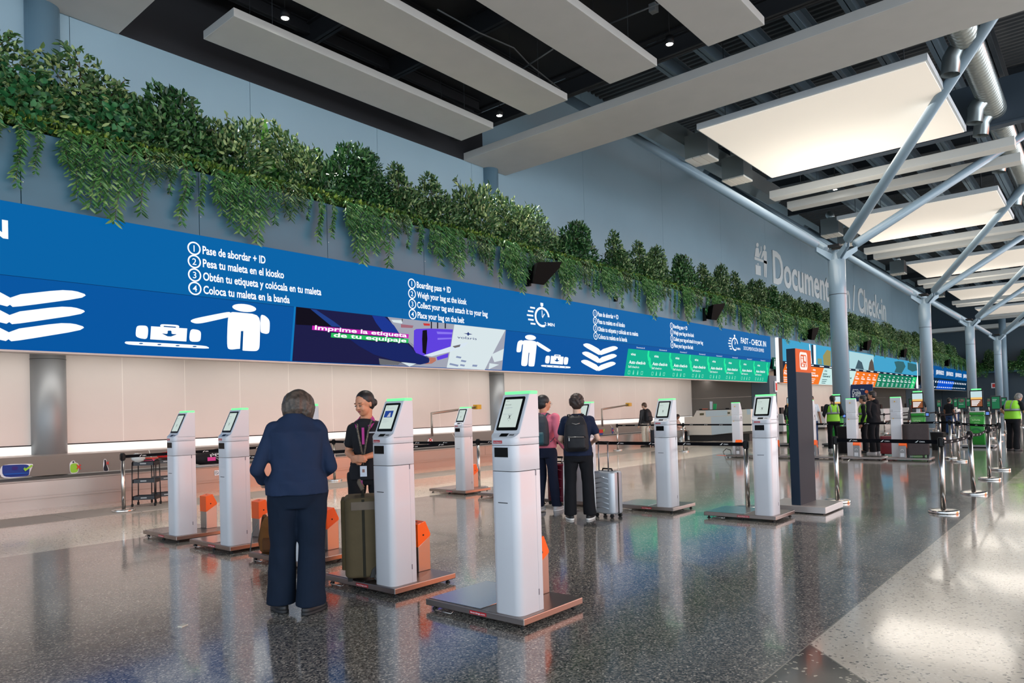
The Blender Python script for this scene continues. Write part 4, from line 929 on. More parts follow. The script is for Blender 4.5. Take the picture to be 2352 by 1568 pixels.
for k in range(24):
    o = bpy.data.objects.new('trailing_vine', VM[k % 6]); COL.objects.link(o); o.location = (99.15, 12.6 - .95 * k, 5.2); o.scale = (2.2, 1, 1.25); o.rotation_euler = (0, 0, -PI / 2)
    tag(o, 'trailing vine hanging from the planter on the far wall', 'vine', 'vines of the far wall planter')

# black wall speakers
def speaker(x, z, lab):
    t = empty('wall_speaker', (x, 12.98, z), 0, lab, 'speaker')
    f = [(-.56, .28), (.63, .46), (.47, .23), (-.30, -.36), (-.83, -.38)]; g = [(-.40, .22), (.30, .30), (.25, .10), (-.25, -.25), (-.5, -.28)]
    vs = [(x_, -.50, z_) for x_, z_ in f] + [(x_, -.14, z_) for x_, z_ in g]
    B().add(vs, [(0, 4, 3, 2, 1), (5, 6, 7, 8, 9)] + [(i, (i + 1) % 5, 5 + (i + 1) % 5, 5 + i) for i in range(5)]).build('cabinet', speaker_m, t, bevel=.012)
    B().box(-.5, -.42, -.12, .02, -.35, .2).build('wall_bracket', black_pl, t); B().tube([(-.46, -.1, .0), (-.2, -.3, .0)], .035, 8).build('bracket_arm', black_pl, t)
for i, (x, z) in enumerate(((16.6, 5.55), (28.4, 5.5), (41.2, 5.45), (52.8, 5.45), (64.0, 5.45), (84, 5.4))):
    speaker(x, z, ['large black wedge speaker under the vines, left of the stopwatch sign', 'black wedge speaker above the fast check-in words', 'black wedge speaker above the start of the second lit sign', 'black wedge speaker right of the nearest tree column', 'small black wedge speaker above the green tiles', 'tiny black speaker above the welcome sign'][i])
# ================================================================ self bag-tag kiosks
scr_pale = glow('kiosk_screen_glow', (214, 230, 224), .85); grn_bar = mat('green_light_bar', (60, 200, 100), .4, emit=(110, 240, 140), es=1.25)
yellow = mat('warning_yellow', (236, 178, 30), .5); lab_grey = mat('label_grey', (200, 198, 202), .5)
def make_kiosk(loc, rz, lab, variant='plain'):
    """local: front faces -x, platform .69 x .96, origin at the centre of the platform on the floor"""
    t = empty('check_in_kiosk', loc, rz, lab, 'kiosk', None); X, Y = -.345, -.48
    def bx(b, x0, x1, y0, y1, z0, z1): return b.box(X + x0, X + x1, Y + y0, Y + y1, z0, z1)
    pl = B(); bx(pl, 0, .69, 0, .96, .032, .080).build('platform', steel_dark, t, bevel=.006)
    bx(B(), .022, .668, .415, .945, .080, .084).build('scale_plate', mat('scale_plate_steel', (190, 192, 194), .22, 1), t, bevel=.002)
    for (a, b_) in ((.05, .05), (.64, .05), (.05, .46), (.05, .91), (.64, .91)):
        B().lathe([(.02, 0), (.02, .008), (.009, .016), (.007, .034)], (X + a, Y + b_, 0), 12).build('levelling_foot', rubber, t)
    B().tube([(X - .0, Y + .66, .034), (X - .03, Y + .66, .02), (X - .03, Y + .82, .02), (X, Y + .82, .034)], .004, 6).build('pull_handle', chrome, t)
    bx(B(), -.0015, 0, .34, .5, .042, .066).build('platform_label', red_lab, t)
    text('iboardings.com', 'label_text', white_ink, t, (X - .003, Y + .49, .049), (0, -1, 0), EZ, .012, .14, .01)
    R4 = [.055, .012, .012, .055]
    def body(nm, z0, z1, p=t): return B().prism(rrect(X + .02, X + .285, Y + .045, Y + .29, R4, 6), z0, z1, 'z', True).build(nm, white_paint, p, bevel=.002)
    low = body('lower_cabinet', .08, 1.058); body('upper_cabinet', 1.062, 1.2375); body('head_lip', 1.24, 1.286)
    hd = B(); y0, y1 = Y + .045, Y + .29
    prof = [(X + .066, 1.286), (X + .066, 1.322), (X + .188, 1.592), (X + .285, 1.592), (X + .285, 1.286)]
    ol = rrect(X + .022, X + .070, y0 + .001, y1 - .001, [.046, 0, 0, .046], 6); n_ = len(ol)
    B().add([(x, y, 1.285) for x, y in ol] + [(x, y, 1.289 + (x - X - .022) * .034 / .046) for x, y in ol], [tuple(range(n_))[::-1], tuple(range(n_, 2 * n_))] + [(i, (i + 1) % n_, n_ + (i + 1) % n_, n_ + i) for i in range(n_)]).build('reader_shelf', white_paint, t)
    hd.prism(prof, y0, y1, 'y'); hd.build('screen_head', white_paint, t, bevel=.008, seg=3)
    B().prism(rrect(X + .20, X + .284, y0 + .002, y1 - .002, .01, 3), 1.592, 1.612, 'z').build('light_bar', grn_bar, t, bevel=.004)
    # sloping screen
    a = Vector((X + .0715, 0, 1.334)); b_ = Vector((X + .184, 0, 1.583)); d = (b_ - a).normalized(); nrm = Vector((-d.z, 0, d.x))
    def quad(ya, yb, ua, ub, off): return [a + d * ua + nrm * off + Vector((0, y, 0)) for y in (ya,)] + [a + d * ua + nrm * off + Vector((0, yb, 0)), a + d * ub + nrm * off + Vector((0, yb, 0)), a + d * ub + nrm * off + Vector((0, ya, 0))]
    L = (b_ - a).length
    rr = rrect(y0 + .026, y1 - .026, .006, L - .012, .012, 4); bz = B()
    v0 = [a + d * u + nrm * .000 + Vector((0, y, 0)) for y, u in rr]; v1 = [a + d * u + nrm * .004 + Vector((0, y, 0)) for y, u in rr]; n = len(rr)
    bz.add(v0 + v1, [tuple(range(n, 2 * n))[::-1]] + [(i, n + i, n + (i + 1) % n, (i + 1) % n) for i in range(n)]); bez = bz.build('screen_bezel', black_gl, t)
    flat('screen', quad(y1 - .045, y0 + .045, .028, L - .032, .0055), scr_pale, t)
    sy = lambda u: y1 - .05 - u
    o = a + nrm * .0065
    text('volaris', 'screen_text', dark_ink, t, o + d * (L - .048) + Vector((0, y1 - .055, 0)), (0, -1, 0), d, .006, .03)
    if variant != 'photo':
        text('¡Bienvenido!', 'screen_text', dark_ink, t, o + d * (L - .078) + Vector((0, y1 - .055, 0)), (0, -1, 0), d, .009, .055)
        flats('screen_lines', [[o + d * u + Vector((0, y, 0)) for y, u in ((y1 - .055, L - .095), (y1 - .055 - w, L - .095), (y1 - .055 - w, L - .098), (y1 - .055, L - .098))] for w in (.07,)] + [[o + d * u + Vector((0, y, 0)) for y, u in ((y1 - .055, q), (y1 - .055 - w, q), (y1 - .055 - w, q - .002), (y1 - .055, q - .002))] for q, w in ((L - .104, .04), (L - .145, .09))], lab_grey, t)
        cyy = (y0 + y1) / 2; flats('scan_symbol', [[o + d * (.105 + u1) + Vector((0, cyy + v1_, 0)) for v1_, u1 in q] for q in ([(-.012, .016), (-.009, .018), (.012, -.016), (.009, -.018)], [(.012, .016), (.009, .018), (-.012, -.016), (-.009, -.018)], [(-.004, .01), (.004, .01), (.004, -.006), (-.004, -.006)], [(-.002, -.03), (.002, -.03), (.002, -.026), (-.002, -.026)])], dark_ink, t)
    else:
        flat('screen_picture', [o + d * u + Vector((0, y, 0)) for y, u in ((y1 - .06, .13), (y0 + .08, .13), (y0 + .08, .19), (y1 - .06, .19))], glow('screen_photo_blue', (40, 74, 160), .8), t)
        flat('screen_picture', [o + nrm * .001 + d * u + Vector((0, y, 0)) for y, u in ((y1 - .10, .135), (y0 + .1, .135), (y0 + .11, .175), (y1 - .12, .17))], glow('screen_photo_pale', (200, 205, 220), .8), t)
        flats('screen_lines', [[o + d * u + Vector((0, y, 0)) for y, u in ((y1 - .06, q), (y1 - .06 - w, q), (y1 - .06 - w, q - .002), (y1 - .06, q - .002))] for q, w in ((.215, .09), (.11, .05), (.098, .08), (.086, .06))], lab_grey, t)
    # reader on the lip
    flat('card_reader', [(X + .034, y1 - .085, 1.2995), (X + .034, y1 - .155, 1.2995), (X + .061, y1 - .155, 1.3195), (X + .061, y1 - .085, 1.3195)], black_gl, t)
    flats('contactless_mark', [[(X + .042, y1 - .17 - q, 1.3055), (X + .042, y1 - .18 - q, 1.3055), (X + .054, y1 - .18 - q, 1.3145), (X + .054, y1 - .17 - q, 1.3145)] for q in (0, .014, .028)], dark_ink, t)
    # front details
    bx(B(), .0185, .02, .165, .245, 1.252, 1.272).build('brand_label', red_lab, t)
    text('iboardings.com', 'label_text', white_ink, t, (X + .017, Y + .24, 1.258), (0, -1, 0), EZ, .007, .07, .01)
    bx(B(), .016, .0205, .115, .235, 1.158, 1.224).build('scanner_window', black_gl, t)
    bx(B(), .0175, .0205, .13, .215, .842, .847).build('receipt_slot', black_pl, t)
    bx(B(), .019, .0205, .13, .215, .53, .532).build('panel_joint', lab_grey, t)
    for z in (1.02, .19): bx(B(), .225, .233, .0425, .0455, z, z + .042).build('hinge', mat('hinge_grey', (110, 108, 118), .4), t)
    bx(B(), .228, .2295, .0435, .0455, .08, 1.06).build('door_gap', lab_grey, t)
    # back: label plates, lock, warning signs (seen on the kiosks turned away)
    bx(B(), .285, .287, .09, .22, 1.46, 1.54).build('back_plate', lab_grey, t, bevel=.001)
    bx(B(), .285, .287, .07, .2, 1.13, 1.2).build('back_plate', lab_grey, t, bevel=.001)
    bx(B(), .285, .300, .10, .13, 1.225, 1.29).build('latch', white_paint, t, bevel=.004)
    for (yy, zz, s) in ((.155, 1.48, .022), (.11, 1.05, .018)):
        flat('warning_triangle', [(X + .289, Y + yy - s, zz), (X + .289, Y + yy + s, zz), (X + .289, Y + yy, zz + 1.7 * s)], yellow, t)
        flat('warning_bolt', [(X + .290, Y + yy - .003, zz + .006), (X + .290, Y + yy + .003, zz + .006), (X + .290, Y + yy + .002, zz + 1.1 * s)], dark_ink, t)
    bx(B(), .15, .18, .2895, .2925, 1.13, 1.20).build('side_port', black_pl, t)
    # weighing post with orange cap
    p0, p1, q0, q1 = X + .52, X + .665, Y + .29, Y + .45
    st = B(); st.prism([(p0, .08), (p1, .08), (p1, .385), (p0, .30)], q0, q1, 'y'); post = st.build('post', steel, t, bevel=.004)
    cp = B(); cp.prism([(p0 - .003, .298), (p1 + .003, .383), (p1 + .003, .405), (p0 + .09, .52), (p0 + .0, .52 - .02), (p0 - .003, .50)], q0 - .003, q1 + .003, 'y'); cap_ = cp.build('post_cap', orange, post, bevel=.003)
    B().lathe([(.008, 0), (.008, .003)], n=12).build('screw', black_pl, post, loc=(p0 + .06, q0 - .004, .40), rot=(PI / 2, 0, 0))
    flat('port', [(p0 + .03, q0 + .05, .5165), (p0 + .05, q0 + .05, .5185), (p0 + .05, q0 + .08, .5185), (p0 + .03, q0 + .08, .5165)], black_pl, post)
    flat('post_label', [(p1 + .002, q0 + .03, .11), (p1 + .002, q0 + .12, .11), (p1 + .002, q0 + .12, .20), (p1 + .002, q0 + .03, .20)], lab_grey, post)
    flats('post_symbol', [[(p1 + .002, q0 + .075 + .03 * math.cos(a), .27 + .03 * math.sin(a)), (p1 + .002, q0 + .075 + .03 * math.cos(b2), .27 + .03 * math.sin(b2)), (p1 + .002, q0 + .075 + .024 * math.cos(b2), .27 + .024 * math.sin(b2)), (p1 + .002, q0 + .075 + .024 * math.cos(a), .27 + .024 * math.sin(a))] for a, b2 in zip(np.linspace(-.6, PI + .6, 12)[:-1], np.linspace(-.6, PI + .6, 12)[1:])], white_ink, post)
    flats('post_symbol', [[(p0 - .002, q0 + .12 - .03 * j, .2), (p0 - .002, q0 + .11 - .03 * j, .2), (p0 - .002, q0 + .11 - .03 * j, .24), (p0 - .002, q0 + .12 - .03 * j, .24)] for j in range(0)] or [[(p0 - .002, q0 + .05, .1), (p0 - .002, q0 + .04, .1), (p0 - .002, q0 + .04, .11), (p0 - .002, q0 + .05, .11)]], lab_grey, post)
    # power cable under the platform
    B().tube([(X + .5, Y + .1, .012), (X + .62, Y + .2, .01), (X + .6, Y + .4, .012), (X + .45, Y + .5, .02)], .006, 6).build('power_cable', black_pl, t)
    return t
K0 = make_kiosk((3.632 + .345, 3.035 + .48, 0), 0, 'nearest white kiosk, centre front, with its green bar highest in the frame')
G = None
def kc(x, y, lab, rz=0): return copy_tree(K0, (x + .345, y + .48, 0), rz, lab, 'white check-in kiosks')
K0['group'] = 'white check-in kiosks'
Kp = make_kiosk((3.69 + .345, 4.42 + .48, 0), 0, 'white kiosk with a picture on its screen, beside the olive suitcase', 'photo'); Kp['group'] = 'white check-in kiosks'
kc(3.86, 6.02, 'white kiosk mostly hidden behind the woman in navy'); kc(3.90, 7.44, 'second white kiosk from the left, just left of the woman in navy'); kc(3.89, 8.72, 'leftmost white kiosk, beside the black trolleys')
kc(9.24, 9.02, 'farthest left white kiosk of the back row, between the two front kiosks'); kc(9.13, 7.65, 'white kiosk of the back row hidden behind the nearest kiosk'); kc(8.94, 6.1, 'white kiosk used by the backpack man in the navy T-shirt')
kc(8.94, 4.70, 'white kiosk between the silver suitcase and the barrier post'); kc(8.82, 3.23, 'white kiosk with a barrier post behind it, left of the dark totem')
for (x, y, lab) in ((19.85, 7.72, 'back-turned white kiosk in front of the check-in counter'), (19.85, 6.65, 'back-turned white kiosk half hidden behind the kiosk by the totem'), (19.8, 5.6, 'back-turned white kiosk just right of the dark totem'), (19.75, 4.5, 'back-turned white kiosk between the vest woman and the man in the hoodie'), (19.7, 3.42, 'back-turned white kiosk beside the big dark suitcase')):
    kc(x, y, lab, PI)

# ================================================================ barrier posts
def make_post(loc, lab, lean=0):
    t = empty('barrier_post', loc, 0, lab, 'barrier post', 'steel barrier posts')
    B().lathe([(.176, 0), (.178, .004), (.178, .034), (.170, .042), (.10, .047), (.035, .052)], n=36).build('base', chrome, t)
    B().lathe([(.032, .045), (.032, .90)], n=24).build('pole', chrome, t)
    h = B(); h.lathe([(.034, .885), (.034, .975), (.03, .985)], n=24)
    h.build('head', black_pl, t); B().lathe([(.0325, .86), (.0325, .89)], n=24).build('collar', black_pl, t)
    for a in (0, PI / 2, PI, 1.5 * PI):
        c = B(); c.box(.03, .04, -.018, .018, .875, .965); c.build('belt_clip', black_pl, t, rot=(0, 0, a))
    return t
post_pos = {'S1': (4.84, 12.8), 'S2': (9.99, 14.05), 'S3': (10.21, 9.58), 'S4': (22.38, 13.94), 'S5': (22.26, 11.22), 'S6': (9.85, 4.0), 'S7': (11.16, 3.16), 'S8': (10.69, 1.72), 'S9': (13.05, 1.68), 'S10': (15.54, 1.75), 'S11': (17.75, 1.8), 'S12': (19.96, 2.85), 'S13': (20.9, 3.15)}
post_lab = {'S1': 'barrier post at far left beside the black trolleys', 'S2': 'barrier post behind the staff woman', 'S3': 'barrier post behind the back-row kiosk at centre', 'S4': 'thin barrier post left of the man with the grey suitcase', 'S5': 'barrier post in front of the white counter end', 'S6': 'barrier post rising behind the platform of the kiosk left of the totem',
 'S7': 'barrier post directly right of the dark totem', 'S8': 'nearest barrier post of the right-hand queue, with orange reflections', 'S9': 'barrier post leaning to one side, next to the nearest one on the right', 'S10': 'upright barrier post behind the leaning one', 'S11': 'farthest barrier post of the curved tape at the right',
 'S12': 'barrier post right of the big dark suitcase, outer one of two', 'S13': 'barrier post right of the big dark suitcase, inner one of two'}
P0 = None; PO = {}
for k, (x, y) in post_pos.items():
    if P0 is None: P0 = make_post((x, y, 0), post_lab[k]); PO[k] = P0
    else: PO[k] = copy_tree(P0, (x, y, 0), random.uniform(0, .4), post_lab[k])
PO['S9'].rotation_euler = (0, 0, 0)
PO['S9'].rotation_euler = Euler((math.radians(-1.2), math.radians(-3.2), 0))
def belt(a, b_, lab, sag=.0, marks=0, z=.925, a2=None, m=tape_m):
    """webbing drawn from post a to post b_"""
    pa = Vector((*(post_pos[a] if isinstance(a, str) else a), z)); pb = Vector((*(post_pos[b_] if isinstance(b_, str) else b_), z))
    d = (pb - pa); L = d.length; u = d / L; pa = pa + u * .036; pb = pb - u * .036; n = 16; L = (pb - pa).length
    nr = Vector((u.y, -u.x, 0)); vs = []
    if nr.dot(Vector((0, 0, 0)) - pa) < 0: nr = -nr
    for i in range(n + 1):
        q = pa + (pb - pa) * (i / n) - Vector((0, 0, sag * 4 * (i / n) * (1 - i / n)))
        for dz in (-.026, .026): vs += [q + Vector((0, 0, dz)) + nr * .001, q + Vector((0, 0, dz)) - nr * .001]
    fs = []
    for i in range(n):
        o = 4 * i; fs += [(o, o + 4, o + 6, o + 2), (o + 1, o + 3, o + 7, o + 5), (o + 2, o + 6, o + 7, o + 3), (o, o + 1, o + 5, o + 4)]
    t = empty('barrier_tape', (0, 0, 0), 0, lab, 'barrier tape', 'black barrier tapes'); B().add(vs, fs).build('webbing', m, t)
    rd = u if u.dot(_R) > 0 else -u
    for k in range(marks):
        f_ = (k + .5) / marks; q = pa + (pb - pa) * f_ - Vector((0, 0, sag * 4 * f_ * (1 - f_))) + nr * .003
        text('OMA', 'tape_lettering', white_ink, t, q - Vector((0, 0, .010)), rd, EZ, .018, .075, .01)
        flats('tape_logo', [[q + rd * x_ + Vector((0, 0, z_)) for x_, z_ in ((-.06, -.012), (-.035, -.012), (-.01, .014), (-.02, .014))]], white_ink, t)
    return t
belt('S1', 'S2', 'black barrier tape running from the far left post behind the kiosks', .01, 8); belt('S2', (9.9, 9.75), 'black barrier tape from the post behind the staff woman towards the back-row kiosk', .01, 5)
belt('S3', (5.2, 9.9), 'black barrier tape behind the nearest kiosk, centre left', .01, 8); belt('S3', 'S6', 'black barrier tape crossing behind the backpack man to the kiosks at right', .0, 9)
belt('S4', 'S5', 'thin black barrier tape in front of the man with the grey suitcase', .0, 5); belt('S5', 'S13', 'long black barrier tape passing in front of the white counter and the staff in vests', .02, 14)
belt('S7', 'S8', 'black barrier tape between the totem and the nearest right-hand post', .0, 3); 
tp2 = mat('black_webbing_lit', (44, 40, 42), .6)
belt('S8', 'S9', 'black barrier tape curving from the nearest right-hand post to the leaning one', .03, 5, m=tape_m); belt('S9', 'S10', 'black barrier tape from the leaning post to the upright post behind it', .04, 5); belt('S10', 'S11', 'black barrier tape between the two farther posts of the right-hand curve', .05, 4)
belt('S11', 'S12', 'black barrier tape returning left from the farthest curve post', .02, 5); belt('S12', 'S13', 'short black barrier tape beside the big dark suitcase', .0, 1)

# ================================================================ dark totem sign
t = empty('totem_sign', (10.2, 3.4, 0), 0, 'tall dark totem with an orange top and a white rail pictogram', 'totem')
bs2 = mat('totem_base_panel', (190, 182, 178), .3, .6); tot_d = mat('totem_dark', (50, 52, 58), .6, spec=.15); tot_s = mat('totem_navy_side', (34, 48, 64), .5, spec=.15); tot_o = mat('totem_orange', (212, 88, 16), .6, spec=.15)
t.location = (10.17, 3.3, 0)
B().box(-.40, .40, -.38, .42, .015, .10).build('base', bs2, t, bevel=.004); B().box(-.36, .36, -.34, .38, 0, .015).build('base_shadow_gap', black_pl, t)
B().box(-.325, .325, -.035, .085, .10, 2.24).build('pillar', [tot_s], t, bevel=.004)
B().box(-.32, .329, -.0375, -.034, .10, 1.915).build('front_panel', tot_d, t); B().box(-.32, .329, -.0375, -.034, 1.918, 2.238).build('orange_panel', tot_o, t)
wi = mat('totem_white', (240, 225, 216), .45)
ring = []
rr = rrect(-.16, .16, 1.955, 2.20, .05, 4); ri = rrect(-.125, .125, 1.99, 2.165, .03, 4)
flats('pictogram_frame', [[(x, -.039, z) for x, z in (rr[i], rr[(i + 1) % len(rr)], ri[(i + 1) % len(ri)], ri[i])] for i in range(len(rr))], wi, t)
flats('pictogram_figures', [[(-.10, -.0395, 2.14), (-.02, -.0395, 2.14), (-.02, -.0395, 2.12), (-.10, -.0395, 2.12)], [(-.09, -.0395, 2.11), (-.03, -.0395, 2.11), (-.02, -.0395, 2.06), (-.10, -.0395, 2.06)], [(.02, -.0395, 2.15), (.09, -.0395, 2.15), (.10, -.0395, 2.07), (.02, -.0395, 2.08)],
  [(-.11, -.0395, 2.055), (.11, -.0395, 2.045), (.11, -.0395, 2.035), (-.11, -.0395, 2.045)], [(-.08, -.0395, 2.03), (0, -.0395, 2.03), (0, -.0395, 2.0), (-.08, -.0395, 2.0)], [(.05, -.0395, 2.03), (.09, -.0395, 2.03), (.09, -.0395, 1.99), (.05, -.0395, 1.99)]], wi, t)
# ================================================================ people
def remesh(b, vox, smooth=4, name='body'):
    me = b.mesh(name, []); o = bpy.data.objects.new('tmp', me); COL.objects.link(o)
    m = o.modifiers.new('r', 'REMESH'); m.mode = 'VOXEL'; m.voxel_size = vox; m.use_smooth_shade = True
    if smooth:
        s = o.modifiers.new('s', 'SMOOTH'); s.factor = .5; s.iterations = smooth
    dg = bpy.context.evaluated_depsgraph_get(); ev = o.evaluated_get(dg); r = bpy.data.meshes.new_from_object(ev)
    bpy.data.objects.remove(o); bpy.data.meshes.remove(me); r.name = name
    return r
def fold(me, amp, seed=0.0):
    n = len(me.vertices); co = np.empty(n * 3); me.vertices.foreach_get('co', co); co = co.reshape(-1, 3); no = np.empty(n * 3); me.vertices.foreach_get('normal', no); no = no.reshape(-1, 3)
    x, y, z = co.T; q = z * 26 + 3.0 * np.sin(y * 11 + seed) + 2.2 * np.sin(x * 14 + z * 5 + seed * 2); a = np.sin(q) * .5 + np.sin(z * 9 - y * 31 + 1.5 * np.sin(z * 17 + seed)) * .5
    m_ = .5 + .5 * np.sin(y * 7 + z * 6 + seed * 3); co = co + no * (amp * a * m_)[:, None]
    me.vertices.foreach_set('co', co.reshape(-1)); me.update(); return me
def put(name, me, m, parent):
    me.materials.clear(); me.materials.append(m); me.polygons.foreach_set('use_smooth', [True] * len(me.polygons))
    o = bpy.data.objects.new(name, me); COL.objects.link(o); o.parent = parent; return o
def skin(name, rgb):
    m = mat(name, rgb, .48, noise=(14, .05)); m.node_tree.nodes['Principled BSDF'].inputs['Subsurface Weight'].default_value = .08
    m.node_tree.nodes['Principled BSDF'].inputs['Subsurface Radius'].default_value = (.02, .008, .005); return m
def cloth(name, rgb, rough=.85): return mat(name, rgb, rough, noise=(9, .07), bump=.5, bscale=14, spec=.25)
V_ = Vector
def hand(b, w, d, n, s, curl=.5, vox=.006):
    """w wrist, d pointing direction, n palm normal (palm faces n), s +1/-1 thumb side"""
    d = V_(d).normalized(); n = V_(n); n = (n - d * n.dot(d)).normalized(); sd = d.cross(n) * s; w = V_(w)
    b.cap(w, w + d * .03, .024, .028); pc = w + d * .052
    for k in (-1, -.33, .33, 1): b.cap(w + d * .02 + sd * .012 * k, w + d * .085 + sd * .028 * k, .014, .0125, 8)
    for k, L in ((1, .066), (.33, .078), (-.33, .074), (-1, .056)):
        p = w + d * .088 + sd * .028 * k; a = curl
        q = p + (d * math.cos(a) + n * math.sin(a)) * L * .45; r = q + (d * math.cos(a * 2.1) + n * math.sin(a * 2.1)) * L * .33; t_ = r + (d * math.cos(a * 2.8) + n * math.sin(a * 2.8)) * L * .25
        b.cap(p, q, .0098, .0088, 8); b.cap(q, r, .0088, .0080, 8); b.cap(r, t_, .0080, .0066, 8)
    p = w + d * .022 + sd * .026; q = p + (d * .62 + sd * .62 + n * .35).normalized() * .038; r = q + (d * .85 + sd * .2 + n * .4).normalized() * .034
    b.cap(p, q, .0135, .0115, 8); b.cap(q, r, .0115, .0085, 8)

DEF = dict(H=1.70, sh=.185, hipw=.095, neck=(0, 0, 1.42), head=(.03, 0, 1.572), pitch=0, yaw=0,
    armL=[(0, .17, 1.37), (-.02, .24, 1.11), (.06, .26, .86)], armR=[(0, -.17, 1.37), (-.02, -.24, 1.11), (.06, -.26, .86)], handL=None, handR=None,
    legL=[(0, .095, .93), (.01, .11, .50), (-.02, .11, .085)], legR=[(0, -.095, .93), (.01, -.11, .50), (-.02, -.11, .085)], footL=0, footR=0,
    waist=(.155, .115), chest=(.175, .125), hip=(.175, .13), hem=.86, sleeve='long', leg=(.095, .07, .075), vox=.014,
    skin='skin_tan', top='navy', bottom='navy_trousers', shoe=(24, 24, 26), sole=None, hair='short', hairc=(30, 24, 22), fat=1.0, lean=0.0)
def person(lab, loc, az, **kw):
    P = dict(DEF); P.update(kw); s = P['H'] / 1.70
    t = empty('person', (loc[0], loc[1], loc[2] if len(loc) > 2 else 0), az, lab, 'person', P.get('group')); t.scale = (s, s, s)
    hx = V_(P['head']); nk = V_(P['neck']); R = Euler((0, P['pitch'], P['yaw'])).to_matrix()
    def H(v): return hx + R @ V_(v)
    near = P['vox'] < .010; vx = P['vox']
    # ---- body: one continuous skin surface
    b = B()
    er = (0, P['pitch'], P['yaw'])
    b.ell(H((-.008, 0, .03)), (.096, .076, .090), er, 18, 12); b.ell(H((.028, 0, -.035)), (.062, .058, .075), er, 16, 10); b.ell(H((.052, 0, -.078)), (.030, .030, .024), er, 12, 8)
    b.ell(H((.058, .0, -.008)), (.036, .052, .05), er, 12, 8)
    if near or P.get('face'):
        b.cap(H((.088, 0, .010)), H((.101, 0, -.020)), .0085, .0105, 8); b.ell(H((.098, .010, -.024)), (.008, .0065, .006), er, 8, 6); b.ell(H((.098, -.010, -.024)), (.008, .0065, .006), er, 8, 6)
        for q in (1, -1):
            b.ell(H((.078, .034 * q, .024)), (.018, .024, .008), er, 8, 6); b.ell(H((.062, .036 * q, -.032)), (.026, .022, .024), er, 8, 6)
    for q in (1, -1): b.ell(H((-.006, .075 * q, -.006)), (.016, .008, .027), (0, P['pitch'] - .2, P['yaw'] + .25 * q), 10, 8)
    b.cap(H((-.02, 0, -.05)), nk - V_((.01, 0, .03)), .054, .060, 12)
    c0 = nk - V_((0, 0, .07))
    b.loft([(0, 0, P['hem'] + .02, .08, .12), (0, 0, 1.1, .08, .12), (c0.x * .6, 0, 1.28, .09, .13), (c0.x, 0, c0.z + .03, .05, .09)], 16)
    for A, hd, q in ((P['armL'], P['handL'], 1), (P['armR'], P['handR'], -1)):
        sh, el, wr = map(V_, A); b.cap(sh, el, .045, .037); b.cap(el, el.lerp(wr, .35), .038, .037); b.cap(el.lerp(wr, .35), wr, .037, .025)
        d = (wr - el).normalized()
        if hd is None: hd = (d, (0, -q, 0))
        if near: hand(b, wr, hd[0], hd[1], q if len(hd) < 3 else hd[2], hd[3] if len(hd) > 3 else .45)
        else:
            dd = V_(hd[0]).normalized(); b.cap(wr, wr + dd * .08, .030, .032, 8)
            n_ = V_(hd[1]).normalized(); sd = dd.cross(n_).normalized()
            for k in (-1.2, -.4, .4, 1.2): b.cap(wr + dd * .08 + sd * .018 * k, wr + dd * .145 + sd * .022 * k + n_ * .02, .012, .010, 6)
            b.cap(wr + dd * .03 + sd * .03 * q, wr + dd * .08 + sd * .05 * q, .014, .011, 6)
    for A in (P['legL'], P['legR']):
        h, k, a = map(V_, A); b.cap(h + V_((0, 0, -.02)), k, .066, .048); b.cap(k, a, .048, .034); b.cap(a, a + V_((.1, 0, -.045)), .035, .03)
    b.cap(P['legL'][0], P['legR'][0], .06, .06)
    sm = skin(P['skin'], SK[P['skin']]); put('body', remesh(b, min(vx, .0065) if near else vx, 3 if near else 3), sm, t)
    if P.get('face'):
        for q in (1, -1):
            B().ell(H((.0885, .031 * q, .003)), (.007, .0125, .0045), er, 12, 8).build('eye', mat('eye_white', (150, 140, 134), .3), t)
            B().ell(H((.0935, .031 * q, .002)), (.0035, .0055, .004), er, 10, 6).build('iris', mat('eye_dark', (34, 22, 16), .3), t)
            B().cap(H((.0955, .020 * q, .032)), H((.086, .048 * q, .031)), .0032, .0018, 6).build('eyebrow', mat('brow_dark', (36, 26, 22), .8), t)
            B().cap(H((.0935, .020 * q, .008)), H((.0875, .044 * q, .005)), .0032, .0024, 6).build('eyelid', mat('brow_dark', (36, 26, 22), .8), t)
        B().ell(H((.0905, 0, -.050)), (.006, .021, .0055), er, 12, 6).build('lips', mat('lip_colour', P.get('lip', (160, 70, 74)), .4), t)
    # ---- trousers
    f = P['fat']; lg = P['leg']; hp = P['hip']
    b = B(); zh = P['legL'][0][2]
    b.loft([(-.005, 0, zh - .14, hp[1] * .82 * f, hp[0] * .92 * f), (-.01, 0, zh - .04, hp[1] * 1.0 * f, hp[0] * 1.0 * f), (0, 0, zh + .06, hp[1] * .95 * f, hp[0] * .96 * f), (0, 0, zh + .14, P['waist'][1] * .95 * f, P['waist'][0] * .95 * f)], 24, p=2.3)
    for A in (P['legL'], P['legR']):
        h, k, a = map(V_, A); r0, r1, r2 = [x_ * f ** .7 for x_ in lg]; q = 1 if h.y > 0 else -1
        rr = []
        for u in np.linspace(0, 1, 6): c = (h + V_((0, 0, -.02))).lerp(k, u); rr.append((c.x, c.y, c.z, r0 * 1.08 * (1 - u) + r1 * u, r0 * (1 - u) + r1 * u))
        wob = 0
        for u in np.linspace(.15, 1, 7):
            c = k.lerp(a + V_((0, 0, -.02)), u); r = r1 * (1 - u) + r2 * u; rr.append((c.x - .01 * math.sin(u * PI), c.y, c.z, r * (1.06 + .03 * math.sin(u * 9)), r))
        b.loft(rr[::-1], 18)
    put('trousers', fold(remesh(b, max(vx, .009), 5), .008, 1.0), cloth(P['bottom'], CL[P['bottom']]), t)
